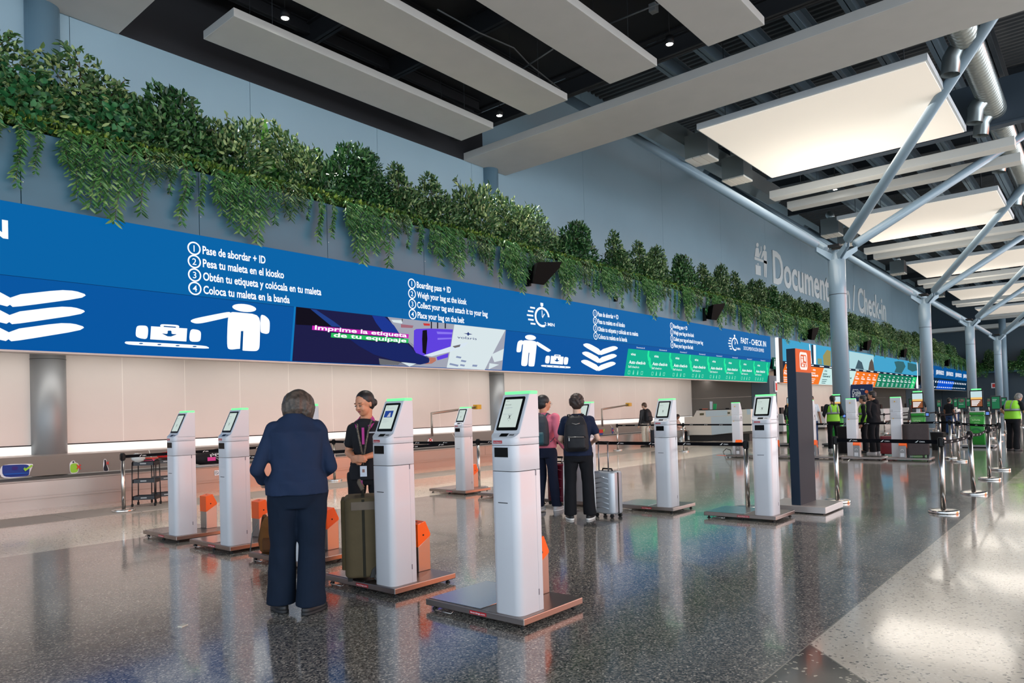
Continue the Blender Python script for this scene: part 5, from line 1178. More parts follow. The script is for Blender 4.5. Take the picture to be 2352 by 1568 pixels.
    # ---- shoes
    for A, ft, q in ((P['legL'], P['footL'], 1), (P['legR'], P['footR'], -1)):
        a = V_(A[2]); z0 = a.z - .085; RR = Matrix.Rotation(ft, 3, 'Z')
        def sh_(nm, z1, z2, wid, m_):
            b = B(); b.loft([(0.045, 0, z1, .135, wid), (.045, 0, z1 + (z2 - z1) * .5, .137, wid * 1.02), (.03 if z2 > .05 else .045, 0, z2, .115 if z2 > .05 else .135, wid * .9)], 20, p=2.4)
            if z2 > .05: b.loft([(-.02, 0, z2 - .02, .06, wid * .85), (-.03, 0, z2 + .035, .045, .042)], 16)
            b.v = [tuple(RR @ V_(v) + V_((a.x, a.y, z0))) for v in b.v]; b.build(nm, m_, t, bevel=.006 if near else 0)
        sh_('shoe', .022, .062, .046, mat('shoe_%d' % P['shoe'][0], P['shoe'], .5))
        sl = P['sole'] or P['shoe']; sh_('shoe_sole', 0, .028, .050, mat('sole_%d' % sl[0], sl, .6))
    # ---- top
    ch, wa = P['chest'], P['waist']; b = B(); hem = P['hem']; ln = P['lean']
    zs = 1.385; cx = nk.x; kz = P.get('tz', 1.0); zz = lambda z: 1.08 + (z - 1.08) * kz
    hemw = P.get('hemw', (hp[0] * 1.05, hp[1] * 1.08))
    b.loft([(ln * 0, 0, hem, hemw[1] * f, hemw[0] * f), (0, 0, hem + .10, hemw[1] * .99 * f, hemw[0] * .98 * f), (cx * .2, 0, 1.08, wa[1] * f, wa[0] * f), (cx * .45, 0, zz(1.22), ch[1] * .98 * f, ch[0] * .98 * f), (cx * .7, 0, zz(1.32), ch[1] * f, ch[0] * 1.03 * f), (cx * .9, 0, zz(1.385), ch[1] * .80, ch[0] * .88), (cx, 0, zz(1.415), .082, .120), (cx, 0, zz(1.432), .068, .085), (cx, 0, zz(1.444), .060, .070)], 26, p=2.35)
    for A, q in ((P['armL'], 1), (P['armR'], -1)):
        sh, el, wr = map(V_, A); g = 1.12 * f ** .6 * P.get('armg', 1)
        b.ell(sh + V_((0, -.012 * q, -.008)), (.060 * g, .058 * g, .056 * g)); end = {'long': 1, 'short': .62, 'three': .86}[P['sleeve']]
        if P['sleeve'] == 'short': b.cap(sh - V_((0, 0, .01)), sh.lerp(el, end), .053 * g, .055 * g, 12)
        else:
            b.cap(sh - V_((0, 0, .01)), el, .055 * g, .049 * g, 12); b.cap(el, el.lerp(wr, .9 if end == 1 else .62), .050 * g, .038 * g, 12)
    put('shirt', fold(remesh(b, max(vx, .008), 5), .009, 2.3), cloth(P['top'], CL[P['top']]), t)
    # ---- hair
    hm = mat('hair_%d_%d' % (P['hairc'][0], P['hairc'][1]), P['hairc'], .5, noise=(38, .55), bump=.3, bscale=50); b = B(); hs = P['hair']
    if hs != 'none':
        k = 1.0 if hs in ('bun', 'tail') else 1.05
        b.ell(H((-.022, 0, .045)), (.098 * k, .083 * k, .088 * k), er, 20, 14)
        if hs in ('short', 'curly'): b.ell(H((-.045, 0, .0)), (.074, .081, .088), er, 16, 12)
        if hs == 'bun':
            b.ell(H((-.045, 0, .008)), (.072, .081, .088), er, 18, 12); b.ell(H((-.128, 0, -.015)), (.036, .042, .042), er, 14, 10, .06)
        if hs == 'tail':
            b.ell(H((-.045, 0, .008)), (.072, .081, .088), er, 16, 12); b.cap(H((-.12, 0, .03)), H((-.15, 0, -.10)), .03, .022); b.cap(H((-.15, 0, -.10)), H((-.13, 0, -.24)), .022, .01)
        if hs == 'bob':
            rg = random.Random(5); b.ell(H((-.04, 0, .0)), (.085, .086, .10), er, 16, 12)
            for i_ in range(70):
                a = -2.25 + 4.5 * i_ / 69 + rg.uniform(-.04, .04); ca, sa = math.cos(a), math.sin(a); w_ = rg.uniform(.96, 1.1); dn = rg.uniform(-.015, .02)
                pts = [H((-.01, 0, .128)), H((-.02 - .06 * ca, .055 * sa, .118)), H((-.02 - .105 * ca * w_, .096 * sa * w_, .06)), H((-.02 - .112 * ca * w_, .108 * sa * w_, -.01)), H((-.02 - .092 * ca * w_, .100 * sa * w_, -.075 + dn)), H((-.02 - .06 * ca, .075 * sa, -.105 + dn))]
                b.tube(pts, [.010, .014, .015, .015, .012, .006], 7)
        if hs == 'curly':
            rg = random.Random(3)
            for _ in range(130):
                a = rg.uniform(0, 2 * PI); z = rg.uniform(-.5, 1); r = math.sqrt(max(0, 1 - z * z)); c = V_((-.02 + .098 * r * math.cos(a), .088 * r * math.sin(a), .035 + .098 * z))
                if c.x > .055 and c.z < .075: continue
                b.ell(H(c), (.022, .022, .022), None, 8, 6)
        put('hair', remesh(b, max(vx * .8, .007) if hs != 'curly' else .008, 2 if hs == 'curly' else 4), hm, t)
    t['_hx'] = 0; del t['_hx']
    return t
SK = {'skin_tan': (196, 142, 112), 'skin_fair': (222, 176, 150), 'skin_warm': (202, 138, 104), 'skin_brown': (142, 96, 74)}
CL = {'navy': (27, 42, 68), 'navy_trousers': (9, 24, 42), 'black_polo': (30, 30, 34), 'black_trousers': (20, 20, 24), 'pink_knit': (226, 120, 140), 'dark_jeans': (26, 32, 52), 'navy_tee': (24, 34, 58), 'charcoal_jacket': (58, 58, 60),
      'beige_trousers': (214, 204, 188), 'black_hoodie': (20, 20, 24), 'white_shirt': (206, 212, 220), 'peach_blouse': (226, 178, 160), 'hi_vis': (150, 222, 60), 'black_shirt': (26, 28, 32), 'grey_shirt': (90, 88, 90), 'white_shirt2': (226, 220, 214), 'blue_jeans': (44, 66, 104)}

# woman in navy seen from behind
az = math.radians(60)
nav = person('person in a navy long-sleeved top and wide navy trousers, back to the camera', (3.06, 4.785), az, H=1.70, fat=1.22, vox=.0085, hair='bob', hairc=(74, 64, 56), skin='skin_fair', top='navy', bottom='navy_trousers',
    tz=1.17, neck=(.06, 0, 1.48), head=(.14, -.03, 1.545), pitch=.6, yaw=-.15, armL=[(.03, .165, 1.40), (-.02, .285, 1.09), (.15, .235, .955)], armR=[(.03, -.165, 1.40), (-.02, -.25, 1.085), (.20, -.20, 1.0)], armg=.86,
    handL=((.8, -.45, .05), (0, 0, -1), 1), handR=((.85, .35, .1), (0, 0, -1), -1), sleeve='three', hem=.892, hip=(.168, .135), chest=(.175, .125), waist=(.158, .122), leg=(.112, .086, .096), shoe=(26, 26, 28),
    legL=[(0, .095, .93), (.02, .115, .50), (.02, .135, .085)], legR=[(0, -.10, .93), (-.04, -.095, .50), (-.13, -.07, .085)], footL=.3, footR=-.75, hemw=(.190, .158))
t = B(); 
# staff woman facing the camera side
fz = math.radians(-140)
stf = person('person in a black polo with magenta collar, hair in a bun, behind the olive suitcase', (4.39, 5.635), fz, tz=.94, armg=1.0, H=1.73, vox=.008, face=True, hair='bun', hairc=(26, 20, 20), skin='skin_warm', top='black_polo', bottom='black_trousers',
    head=(.035, 0, 1.565), pitch=.25, yaw=-.55, sleeve='short', hem=.84, chest=(.135, .112), waist=(.118, .10), hip=(.165, .12), lip=(150, 52, 70),
    armL=[(0, .125, 1.345), (-.02, .185, 1.10), (.17, .02, 1.06)], armR=[(0, -.125, 1.345), (-.02, -.18, 1.10), (.17, -.09, 1.06)], handL=((.35, -.9, -.15), (-.9, -.3, 0), 1, .6), handR=((.5, .8, -.1), (-.8, .4, -.1), -1, .6))
mag = mat('magenta_collar', (176, 50, 134), .7)
c = B()
for q in (1, -1): c.add([(.045, .0, 1.36), (.075, .012 * q, 1.30), (.09, .075 * q, 1.37), (.03, .10 * q, 1.425), (-.05, .07 * q, 1.455), (-.075, 0, 1.46), (-.06, 0, 1.49), (-.03, .058 * q, 1.48), (.03, .06 * q, 1.455), (.055, .02 * q, 1.40)], [(0, 1, 2, 9), (9, 2, 3, 8), (8, 3, 4, 7), (7, 4, 5, 6)])
co = c.build('collar', mag, stf); so = co.modifiers.new('s', 'SOLIDIFY'); so.thickness = .008; so.offset = 0
co.scale = (1.18, 1.0, 1.0); co.location = (0, 0, -.03)
B().box(.128, .134, -.012, .012, 1.18, 1.34).build('placket', mag, stf)
lan = mat('floral_lanyard', (96, 88, 76), .7, noise=(90, .8)); b = B()
for q in (1, -1): b.tube([(-.05, .045 * q, 1.44), (.05, .07 * q, 1.41), (.125, .055 * q, 1.33), (.142, .03 * q, 1.2), (.145, .004 * q, 1.06)], .009, 6, flat=.4)
b.tube([(.145, 0, 1.06), (.155, 0, .985)], .005, 6); b.build('lanyard', lan, stf)
cd_ = B().box(.150, .154, -.032, .032, .875, .975).build('id_card', mat('card_white', (214, 222, 234), .3), stf); flat('card_photo', [(.155, -.012, .915), (.155, .012, .915), (.155, .012, .945), (.155, -.012, .945)], mat('card_photo_brown', (150, 110, 100), .5), stf)
B().box(.118, .128, .055, .115, 1.285, 1.298).build('name_badge', mat('badge_silver', (190, 186, 190), .3, .5), stf, rot=(0, 0, .0))
B().ell((.0, .0, 0), (.0045, .0045, .0045)).build('earring', chrome, stf, loc=(.075, .035, 1.535))

# man with the backpack
baz = math.radians(35)
bak = person('person with curly dark hair, navy T-shirt and black track trousers, wearing a backpack', (7.90, 5.55), baz, H=1.69, fat=1.08, vox=.010, hair='curly', hairc=(52, 36, 30), skin='skin_fair', top='navy_tee', bottom='black_trousers', sleeve='short', hem=.87,
    armL=[(0, .17, 1.36), (-.03, .235, 1.10), (.18, .18, 1.02)], armR=[(0, -.17, 1.36), (-.03, -.27, 1.10), (.20, -.20, 1.04)], chest=(.185, .13), leg=(.10, .078, .082), shoe=(28, 28, 30), sole=(232, 226, 220), pitch=.12, footL=.25, footR=-.3,
    legL=[(0, .095, .93), (.01, .12, .50), (-.02, .13, .085)], legR=[(0, -.095, .93), (.01, -.12, .50), (-.02, -.13, .085)])
for q in (1, -1): B().tube([(-.01, q * .193, .88), (.0, q * .208, .5), (-.03, q * .213, .12)], .008, 6).build('side_stripe', white_ink, bak)
# pink walker and the person beside them
pnk = person('person in a pink knit top and dark jeans walking behind the nearest kiosk', (8.25, 6.4), math.radians(10), H=1.72, vox=.012, hair='short', hairc=(26, 22, 24), skin='skin_warm', top='pink_knit', bottom='dark_jeans', hem=.93, yaw=-.6, face=True, shoe=(200, 196, 196), sole=(225, 220, 218),
    legL=[(0, .095, .93), (.10, .10, .52), (-.04, .10, .10)], legR=[(0, -.095, .93), (.06, -.10, .50), (.16, -.10, .085)], armR=[(0, -.19, 1.385), (-.06, -.25, 1.11), (.12, -.26, .93)], armL=[(0, .19, 1.385), (.05, .25, 1.11), (.2, .2, .95)])
b = B(); 
for q in (1, -1): b.tube([tuple(V_((.03, 0, 1.565)) + Euler((0, 0, -.6)).to_matrix() @ V_((.10 + .018 * math.cos(a) * 0, .033 * q + .02 * math.cos(a), .004 + .017 * math.sin(a)))) for a in np.linspace(0, 2 * PI, 13)], .002, 4)
b.build('glasses', chrome, pnk)
per2 = person('person half hidden between the nearest kiosk and the pink walker, dark hair', (8.62, 7.1), math.radians(-30), H=1.66, vox=.014, hair='short', hairc=(30, 24, 22), skin='skin_warm', top='black_shirt', bottom='dark_jeans', face=True)
# traveller at the belt
trv = person('person in a charcoal jacket and pale trousers beside the baggage belt', (24.9, 14.2), math.radians(80), H=1.76, vox=.016, hair='short', hairc=(84, 62, 46), skin='skin_fair', top='charcoal_jacket', bottom='beige_trousers', hem=.88, yaw=.5, pitch=.3, shoe=(60, 50, 44),
    armR=[(0, -.20, 1.385), (-.02, -.26, 1.11), (.02, -.30, .85)], armL=[(0, .20, 1.385), (-.02, .27, 1.11), (.06, .29, .86)])
# seated clerk
clk = person('person in a peach blouse seated behind the end of the white counter', (29.0, 14.9), math.radians(-60), H=1.62, vox=.016, hair='tail', hairc=(44, 30, 26), skin='skin_brown', top='peach_blouse', bottom='black_trousers', pitch=.5, hem=.9,
    legL=[(0, .095, .93), (.38, .11, .90), (.38, .11, .50)], legR=[(0, -.095, .93), (.38, -.11, .90), (.38, -.11, .50)], armL=[(0, .18, 1.385), (.04, .22, 1.12), (.25, .1, 1.06)], armR=[(0, -.18, 1.385), (.04, -.22, 1.12), (.25, -.1, 1.06)])
clk.location.z = -.38
# staff and travellers beyond the back row
def vest(p, m=None, col='hi_vis', k=1.0):
    b = B(); b.loft([(0, 0, .90, .150 * k, .195 * k), (0, 0, 1.08, .135 * k, .178 * k), (0, 0, 1.25, .142 * k, .188 * k), (0, 0, 1.36, .128, .172), (0, 0, 1.42, .085, .12)], 24, p=2.3)
    put('vest', remesh(b, .012, 2), mat('hi_vis_fabric', (150, 222, 50), .6, emit=(150, 222, 50), es=.0), p)
    gs = mat('reflective_grey', (150, 152, 158), .4)
    B().loft([(0, 0, 1.13, .142 * k, .186 * k), (0, 0, 1.185, .144 * k, .189 * k)], 24, p=2.3).build('reflective_band', gs, p)
    B().loft([(0, 0, 1.118, .1425 * k, .1865 * k), (0, 0, 1.132, .1425 * k, .1865 * k)], 24, p=2.3).build('band_edge', black_pl, p)
    for q in (1, -1): B().tube([(.147 * k, .10 * q, 1.15), (.142, .10 * q, 1.3), (.07, .105 * q, 1.42), (-.07, .105 * q, 1.42), (-.142, .10 * q, 1.3), (-.147 * k, .10 * q, 1.15)], .02, 6, flat=.25).build('reflective_brace', gs, p)
vw = person('person with a ponytail in a lime safety vest, back turned, right of the totem', (23.7, 6.75), math.radians(35), H=1.76, vox=.014, hair='tail', hairc=(24, 20, 20), top='black_shirt', bottom='black_trousers', shoe=(190, 188, 186), armL=[(0, .19, 1.385), (-.02, .27, 1.12), (.18, .2, 1.06)], armR=[(0, -.19, 1.385), (-.02, -.27, 1.12), (.18, -.2, 1.06)]); vest(vw)
hd = person('person in a black hooded top with one hand on the hip, between two back-turned kiosks', (22.3, 5.25), math.radians(75), H=1.83, fat=1.12, vox=.014, hair='short', hairc=(40, 30, 26), skin='skin_warm', top='black_hoodie', bottom='black_trousers', yaw=.4, shoe=(200, 196, 196),
    armL=[(0, .20, 1.385), (-.06, .36, 1.14), (-.02, .19, .99)], hem=.84)
B().ell((-.075, 0, 1.40), (.075, .105, .075), None, 16, 10).build('hood', cloth('black_hoodie', CL['black_hoodie']), hd)
v2 = person('person in a lime safety vest leaning left of the man in the black hoodie', (22.9, 5.65), math.radians(100), H=1.72, vox=.016, hair='short', hairc=(40, 34, 30), top='black_shirt', bottom='black_trousers'); vest(v2)
ml = person('person with short black hair facing right in front of the navy banner', (24.9, 6.0), math.radians(-30), H=1.78, vox=.016, hair='short', hairc=(24, 20, 20), skin='skin_warm', top='grey_shirt', bottom='black_trousers')
wsm = person('person in a white shirt with beard, facing the hall behind the back-turned kiosk', (25.6, 8.0), math.radians(-150), H=1.80, vox=.014, hair='short', hairc=(22, 18, 18), skin='skin_brown', top='white_shirt', bottom='blue_jeans', face=True, sleeve='short')
p3 = person('person in a black cap beyond the dark totem', (28.3, 9.6), math.radians(-140), H=1.82, vox=.016, hair='short', hairc=(20, 20, 24), skin='skin_brown', top='black_shirt', bottom='black_trousers', face=True)
B().loft([(.0, 0, 1.60, .105, .085), (0, 0, 1.66, .10, .082), (-.01, 0, 1.70, .05, .05)], 16).build('cap', black_pl, p3)
v4 = person('person in a lime vest half hidden by the right side of the dark totem', (25.4, 8.6), math.radians(-100), H=1.75, vox=.016, hair='none', hairc=(60, 50, 44), skin='skin_fair', top='black_shirt', bottom='black_trousers'); vest(v4)
vr = person('person in a lime safety vest bending forward at the right edge', (24.5, 2.15), math.radians(-40), H=1.72, fat=1.1, vox=.012, hair='short', hairc=(128, 124, 120), skin='skin_tan', top='black_shirt', bottom='black_trousers', pitch=.6, sleeve='short',
    neck=(.12, 0, 1.37), head=(.22, 0, 1.48), armR=[(.08, -.2, 1.33), (.12, -.27, 1.08), (.36, -.2, 1.0)], armL=[(.08, .2, 1.33), (-.04, .33, 1.16), (.1, .3, .98)]); vest(vr, k=1.12)
bm = person('person in a black T-shirt with a white print, queueing near the green kiosk', (35.2, 6.4), math.radians(150), H=1.80, vox=.016, hair='short', hairc=(24, 20, 20), skin='skin_brown', top='black_shirt', bottom='blue_jeans', sleeve='short')
flat('back_print', [(-.145, .06, 1.25), (-.145, -.06, 1.28), (-.145, -.05, 1.36), (-.145, .05, 1.33)], white_ink, bm)
person('person in a dark shirt right of the first green kiosk', (36.5, 5.5), math.radians(-30), H=1.62, vox=.018, hair='short', hairc=(24, 20, 20), skin='skin_brown', top='black_shirt', bottom='blue_jeans', sleeve='short')
person('person in a pale shirt among the distant green signs', (48, 6.9), math.radians(-120), H=1.66, vox=.018, hair='short', hairc=(34, 24, 20), skin='skin_brown', top='white_shirt2', bottom='blue_jeans')
person('person with a colourful backpack behind the nearest back-turned kiosk', (27.5, 5.1), math.radians(170), H=1.68, vox=.018, hair='short', hairc=(30, 24, 20), skin='skin_brown', top='grey_shirt', bottom='blue_jeans')

# ================================================================ bags
def cloth_box(b, c, r, rot=None): b.ell(c, r, rot, 18, 12)
def backpack(name, parent_loc, az, s, lab, m1, m2, detail=True):
    t = empty(name, parent_loc, az, lab, 'backpack'); t.scale = (s, s, s)
    b = B(); b.loft([(-.02, 0, 0, .07, .13), (-.035, 0, .03, .095, .155), (-.035, 0, .18, .095, .158), (-.02, 0, .34, .08, .14), (0, 0, .43, .05, .10), (.01, 0, .46, .03, .06)], 22, p=2.8)
    put('main_bag', remesh(b, .010, 3), m1, t)
    b = B(); b.loft([(-.10, 0, .02, .035, .11), (-.115, 0, .05, .045, .125), (-.115, 0, .17, .042, .125), (-.10, 0, .20, .03, .115)], 20, p=2.8); put('front_pocket', remesh(b, .010, 2), m2, t)
    for q in (1, -1): B().tube([(.03, .07 * q, .42), (.09, .085 * q, .47), (.20, .10 * q, .42), (.235, .12 * q, .30), (.17, .155 * q, .12), (.04, .14 * q, .05)], .024, 8, flat=.3).build('shoulder_strap', m2, t)
    B().tube([(-.0, .03, .45), (-.02, .02, .475), (-.02, -.02, .475), (0, -.03, .45)], .006, 6).build('grab_handle', m2, t)
    if detail:
        zp = mat('zip_silver', (176, 172, 168), .3, .8); B().tube([(-.155, .10, .185), (-.162, 0, .19), (-.155, -.10, .185)], .0035, 5).build('zip', zp, t)
        B().tube([(-.10, .05, .36), (-.115, 0, .345), (-.10, -.05, .36)], .0035, 5).build('zip', zp, t); B().box(-.165, -.16, .085, .093, .14, .18).build('zip_pull', zp, t)
    return t
def behind(p, az, dx, z, dy=0): return (p[0] + math.cos(az) * dx - math.sin(az) * dy, p[1] + math.sin(az) * dx + math.cos(az) * dy, z)
bpm = cloth('black_nylon', (34, 34, 38), .55)
backpack('backpack', behind((7.90, 5.55), baz, -.15, .93, .02), baz, 1.05, 'black nylon backpack with a front pocket, worn by the man in the navy T-shirt', bpm, cloth('black_nylon_dark', (26, 26, 30), .5))
backpack('backpack', behind((24.9, 14.2), math.radians(80), -.14, 1.0), math.radians(80), 1.1, 'black backpack worn by the traveller in the charcoal jacket', bpm, bpm, False)
backpack('backpack', behind((8.25, 6.4), math.radians(10), -.13, .98), math.radians(10), 1.0, 'dark grey backpack worn by the pink walker', cloth('grey_nylon', (62, 66, 72), .6), cloth('grey_nylon_teal', (58, 96, 104), .6), False)
backpack('backpack', behind((27.5, 5.1), math.radians(170), -.13, 1.0), math.radians(170), 1.0, 'patterned black and red backpack beside the nearest back-turned kiosk', mat('patterned_fabric', (90, 70, 74), .6, noise=(26, .9)), mat('patterned_red', (200, 80, 64), .6, noise=(40, .6)), False)
brn = cloth('brown_canvas', (104, 66, 30)); t = backpack('backpack', (4.24, 6.25, .5), math.radians(60), .8, 'brown canvas backpack with hanging straps on the scale beside the woman in navy', brn, cloth('brown_canvas_dark', (84, 52, 28)), False)
t.location = (4.02, 6.78, .085)
B().tube([(-.16, .18, .40), (-.19, .24, .28), (-.2, .27, .05)], .014, 6, flat=.3).build('hanging_strap', mat('grey_webbing', (96, 96, 92), .7), t)

def suitcase(name, loc, az, w, d, h, m, lab, hard=True, wheels=4, handle=0, trim=None, ribs=0):
    """w across the broad face (y), d deep (x), standing on its wheels"""
    t = empty(name, loc, az, lab, 'suitcase'); wh = .05 if wheels == 4 else .03; tr = trim or black_pl
    sh = B(); sh.rbox(-d / 2, d / 2, -w / 2, w / 2, wh, wh + h, min(.07, d * .35), 5); sh.build('shell', m, t, bevel=.03, seg=4)
    B().prism(rrect(-.012, .012, -w / 2 - .004, w / 2 + .004, .005, 2), wh + .012, wh + h - .012, 'z').build('zip_seam', tr, t)
    B().box(-.014, .014, -w / 2 + .04, w / 2 - .04, wh + h - .004, wh + h + .004).build('top_seam', tr, t)
    if hard and ribs:
        for k in range(ribs):
            z = wh + h * (.15 + .7 * k / (ribs - 1))
            for q in (1, -1): B().tube([(q * d / 2, -w / 2 + .07, z - .012), (q * (d / 2 + .005), 0, z + .012), (q * d / 2, w / 2 - .07, z - .012)], .009, 6).build('rib', m, t)
    if wheels == 4:
        for a in (1, -1):
            for c in (1, -1):
                x_, y_ = a * (d / 2 - .04), c * (w / 2 - .05); b = B(); b.tube([(x_ - .016, y_, .025), (x_ + .016, y_, .025)], .025, 16); b.box(x_ - .018, x_ + .018, y_ - .012, y_ + .012, .03, wh + .01); b.build('wheel', rubber, t)
    else:
        for c in (1, -1): B().tube([(-d / 2 + .04, c * (w / 2 - .02), .045), (-d / 2 + .04, c * (w / 2 + .01), .045)], .045, 20).build('wheel', mat('grey_wheel', (70, 70, 72), .5), t)
        B().box(d / 2 - .06, d / 2 - .02, -w / 2 + .05, w / 2 - .05, 0, wh + .01).build('stand_foot', rubber, t)
    if handle:
        for c in (1, -1): B().tube([(-d / 2 + .05, c * .085, wh + h - .02), (-d / 2 + .05, c * .085, wh + h + handle)], .009, 10).build('handle_rod', mat('handle_grey', (140, 140, 144), .3, .9), t)
        B().tube([(-d / 2 + .05, -.1, wh + h + handle), (-d / 2 + .05, .1, wh + h + handle)], .016, 10).build('handle_grip', black_pl, t)
    B().tube([(.0, -.09, wh + h), (.0, -.08, wh + h + .03), (.0, .08, wh + h + .03), (.0, .09, wh + h)], .011, 8).build('carry_handle', tr, t)
    return t
olive = cloth('olive_ballistic', (92, 80, 58), .75)
pq = onZ(838, 1336, .084); osu = suitcase('suitcase', (pq.x + .13, pq.y + .165, .084), math.radians(142), .42, .32, .67, olive, 'olive soft suitcase standing on the scale between the navy woman and the second kiosk', False, 2, trim=cloth('olive_dark', (44, 42, 34)))
B().rbox(.145, .185, -.17, .17, .10, .68, .02).build('front_pocket', cloth('olive_pocket', (78, 68, 46)), osu, bevel=.015); B().tube([(.0, -.12, .76), (.03, -.1, .82), (.03, .1, .82), (.0, .12, .76)], .018, 8).build('top_handle', cloth('olive_grey', (116, 104, 92)), osu)
B().box(-.13, .10, .208, .2145, .60, .67).build('top_patch', cloth('olive_grey', (116, 104, 92)), osu, bevel=.003)
B().prism([(-.162, .03), (-.04, .03), (-.06, .10), (-.10, .13), (-.125, .22), (-.162, .20)], .205, .222, 'y').build('wheel_guard', mat('guard_dark', (38, 34, 32), .5), osu, bevel=.004)
B().tube([(-.115, .215, .045), (-.115, .236, .045)], .026, 20).build('wheel_hub', mat('hub_grey', (150, 148, 146), .4), osu)
B().box(.0, .02, -.02, .04, .79, .83).build('luggage_tag', mat('pink_tag', (200, 80, 160), .6), osu)
sil = mat('silver_shell', (178, 182, 188), .3, .35)
ssu = suitcase('suitcase', (8.30, 5.35, 0), math.radians(-8), .37, .25, .58, sil, 'silver ribbed hard suitcase with its handle up, right of the backpack man', True, 4, .40, ribs=7)
suitcase('suitcase', (8.52, 6.32, .084), math.radians(0), .38, .24, .56, mat('burgundy_shell', (96, 16, 34), .3), 'burgundy hard suitcase glimpsed between the pink walker and the backpack man', True, 4, .1, ribs=4)
suitcase('suitcase', (24.95, 13.75, 0), math.radians(60), .42, .28, .62, cloth('slate_fabric', (60, 64, 74)), 'dark grey upright suitcase held by the traveller in the charcoal jacket', False, 4, .28)
dks = suitcase('suitcase', (20.1, 3.78, .084), math.radians(35), .56, .30, .78, cloth('charcoal_brown_fabric', (66, 58, 58)), 'big dark brown suitcase standing on the scale of the last back-turned kiosk', False, 4)
suitcase('suitcase', (21.7, 4.75, 0), 0, .4, .25, .5, mat('deep_red_shell', (110, 20, 30), .4), 'deep red suitcase half hidden behind the last back-turned kiosk', True, 4)
# ================================================================ trolleys, bags on the belt
tb_m = mat('black_trolley_metal', (28, 26, 30), .4)
def trolley(loc, az, lab):
    t = empty('utility_trolley', loc, az, lab, 'trolley', 'black three-tier trolleys'); w, d = .40, .30
    for k, z in enumerate((.12, .42, .73)):
        b = B(); z1 = z + .065; o = rrect(-w / 2, w / 2, -d / 2, d / 2, .04, 3); i_ = rrect(-w / 2 + .006, w / 2 - .006, -d / 2 + .006, d / 2 - .006, .035, 3); n = len(o)
        vs = [(x, y, z) for x, y in o] + [(x, y, z1) for x, y in o] + [(x, y, z1) for x, y in i_] + [(x, y, z + .006) for x, y in i_]
        fs = [tuple(range(n))[::-1], tuple(range(3 * n, 4 * n))]
        for a in range(3): fs += [(a * n + j, a * n + (j + 1) % n, (a + 1) * n + (j + 1) % n, (a + 1) * n + j) for j in range(n)]
        tr = b.add(vs, fs).build('tray', tb_m, t); B().box(-.05, .05, -d / 2 - .003, -d / 2, z + .025, z + .045).build('tray_label', mat('silver_label', (170, 170, 170), .4), tr); B().box(-w / 2 - .003, -w / 2, -.03, .03, z + .025, z + .045).build('tray_label', mat('silver_label', (170, 170, 170), .4), tr)
    for a in (1, -1):
        for c in (1, -1):
            B().tube([(a * (w / 2 - .01), c * (d / 2 + .006), .06), (a * (w / 2 - .02), c * (d / 2 + .006), .78)], .010, 8).build('upright', tb_m, t)
            B().tube([(a * (w / 2 - .01) - .012, c * (d / 2), .03), (a * (w / 2 - .01) + .012, c * (d / 2), .03)], .03, 14).build('caster', rubber, t)
    for c in (1, -1): B().tube([(-w / 2 + .02, c * (d / 2 + .006), .78), (-w / 2 + .05, c * (d / 2 + .006), .83), (w / 2 - .05, c * (d / 2 + .006), .83), (w / 2 - .02, c * (d / 2 + .006), .78)], .010, 8).build('rail', tb_m, t)
    return t
T1 = trolley((5.42, 13.3, 0), math.radians(-40), 'black three-tier trolley in front, with pink tags and a plastic bag on top'); copy_tree(T1, (5.85, 13.55, 0), math.radians(-10), 'black three-tier trolley behind, partly hidden by the leftmost kiosk')
b = B(); b.ell((5.27, 13.25, .87), (.12, .10, .08), (0, .3, 0), 14, 10, .14); tag(b.build('plastic_bag', mat('crumpled_clear_plastic', (220, 222, 220), .25)), 'crumpled clear plastic bag on the front trolley', 'bag')
for k, (x, y, m_, r) in enumerate(((5.42, 13.3, mat('pink_tag_paper', (238, 90, 130), .6), .1), (5.5, 13.34, mat('coral_tag_paper', (238, 96, 80), .6), -.2))):
    tag(B().box(-.14, .14, -.05, .05, 0, .03).build('tag_stack', m_, None, bevel=.008, loc=(x, y, .80 + .031 * k), rot=(0, 0, r - .5)), ['pink stack of luggage tags on the front trolley', 'coral stack of luggage tags on the front trolley'][k], 'luggage tags')
b = B(); b.ell((0, 0, .11), (.30, .16, .11), None, 18, 12); b.ell((.15, 0, .17), (.12, .1, .08), None, 12, 8)
t = empty('sports_bag', (5.86, 13.53, .80), .3, 'red and grey sports bag on top of the rear trolley', 'bag'); t.scale = (.55, .55, .6); put('bag_body', remesh(b, .015, 2), cloth('red_nylon', (214, 50, 46)), t); B().tube([(-.2, -.16, .12), (0, -.2, .2), (.2, -.16, .12)], .012, 6).build('strap', mat('grey_strap', (110, 110, 114), .7), t)
t = empty('duffel_bag', (7.62, 15.15, .515), 0, 'black duffel bag with white piping and letters lying on the belt', 'bag')
b = B(); b.ell((0, 0, .17), (.52, .24, .17), None, 24, 14); b.ell((.18, -.02, .26), (.32, .2, .12), None, 20, 12); put('bag_body', remesh(b, .015, 3), cloth('black_duffel', (36, 34, 36), .7), t)
B().tube([(-.14, -.19, .28), (-.05, -.23, .20), (.18, -.245, .17), (.45, -.2, .2)], .006, 6).build('piping', white_ink, t); B().tube([(-.12, -.25, .2), (.0, -.265, .12), (.25, -.27, .09), (.5, -.2, .12)], .008, 6, flat=.5).build('strap', white_ink, t)
text('PPI', 'bag_lettering', white_ink, t, (-.20, -.245, .20), (1, 0, .1), (0, .5, .85), .07, .24, .01); B().box(-.28, -.1, -.27, -.262, .12, .2).build('bag_tag', mat('pink_bag_tag', (232, 70, 160), .6), t, rot=(0, 0, 0))
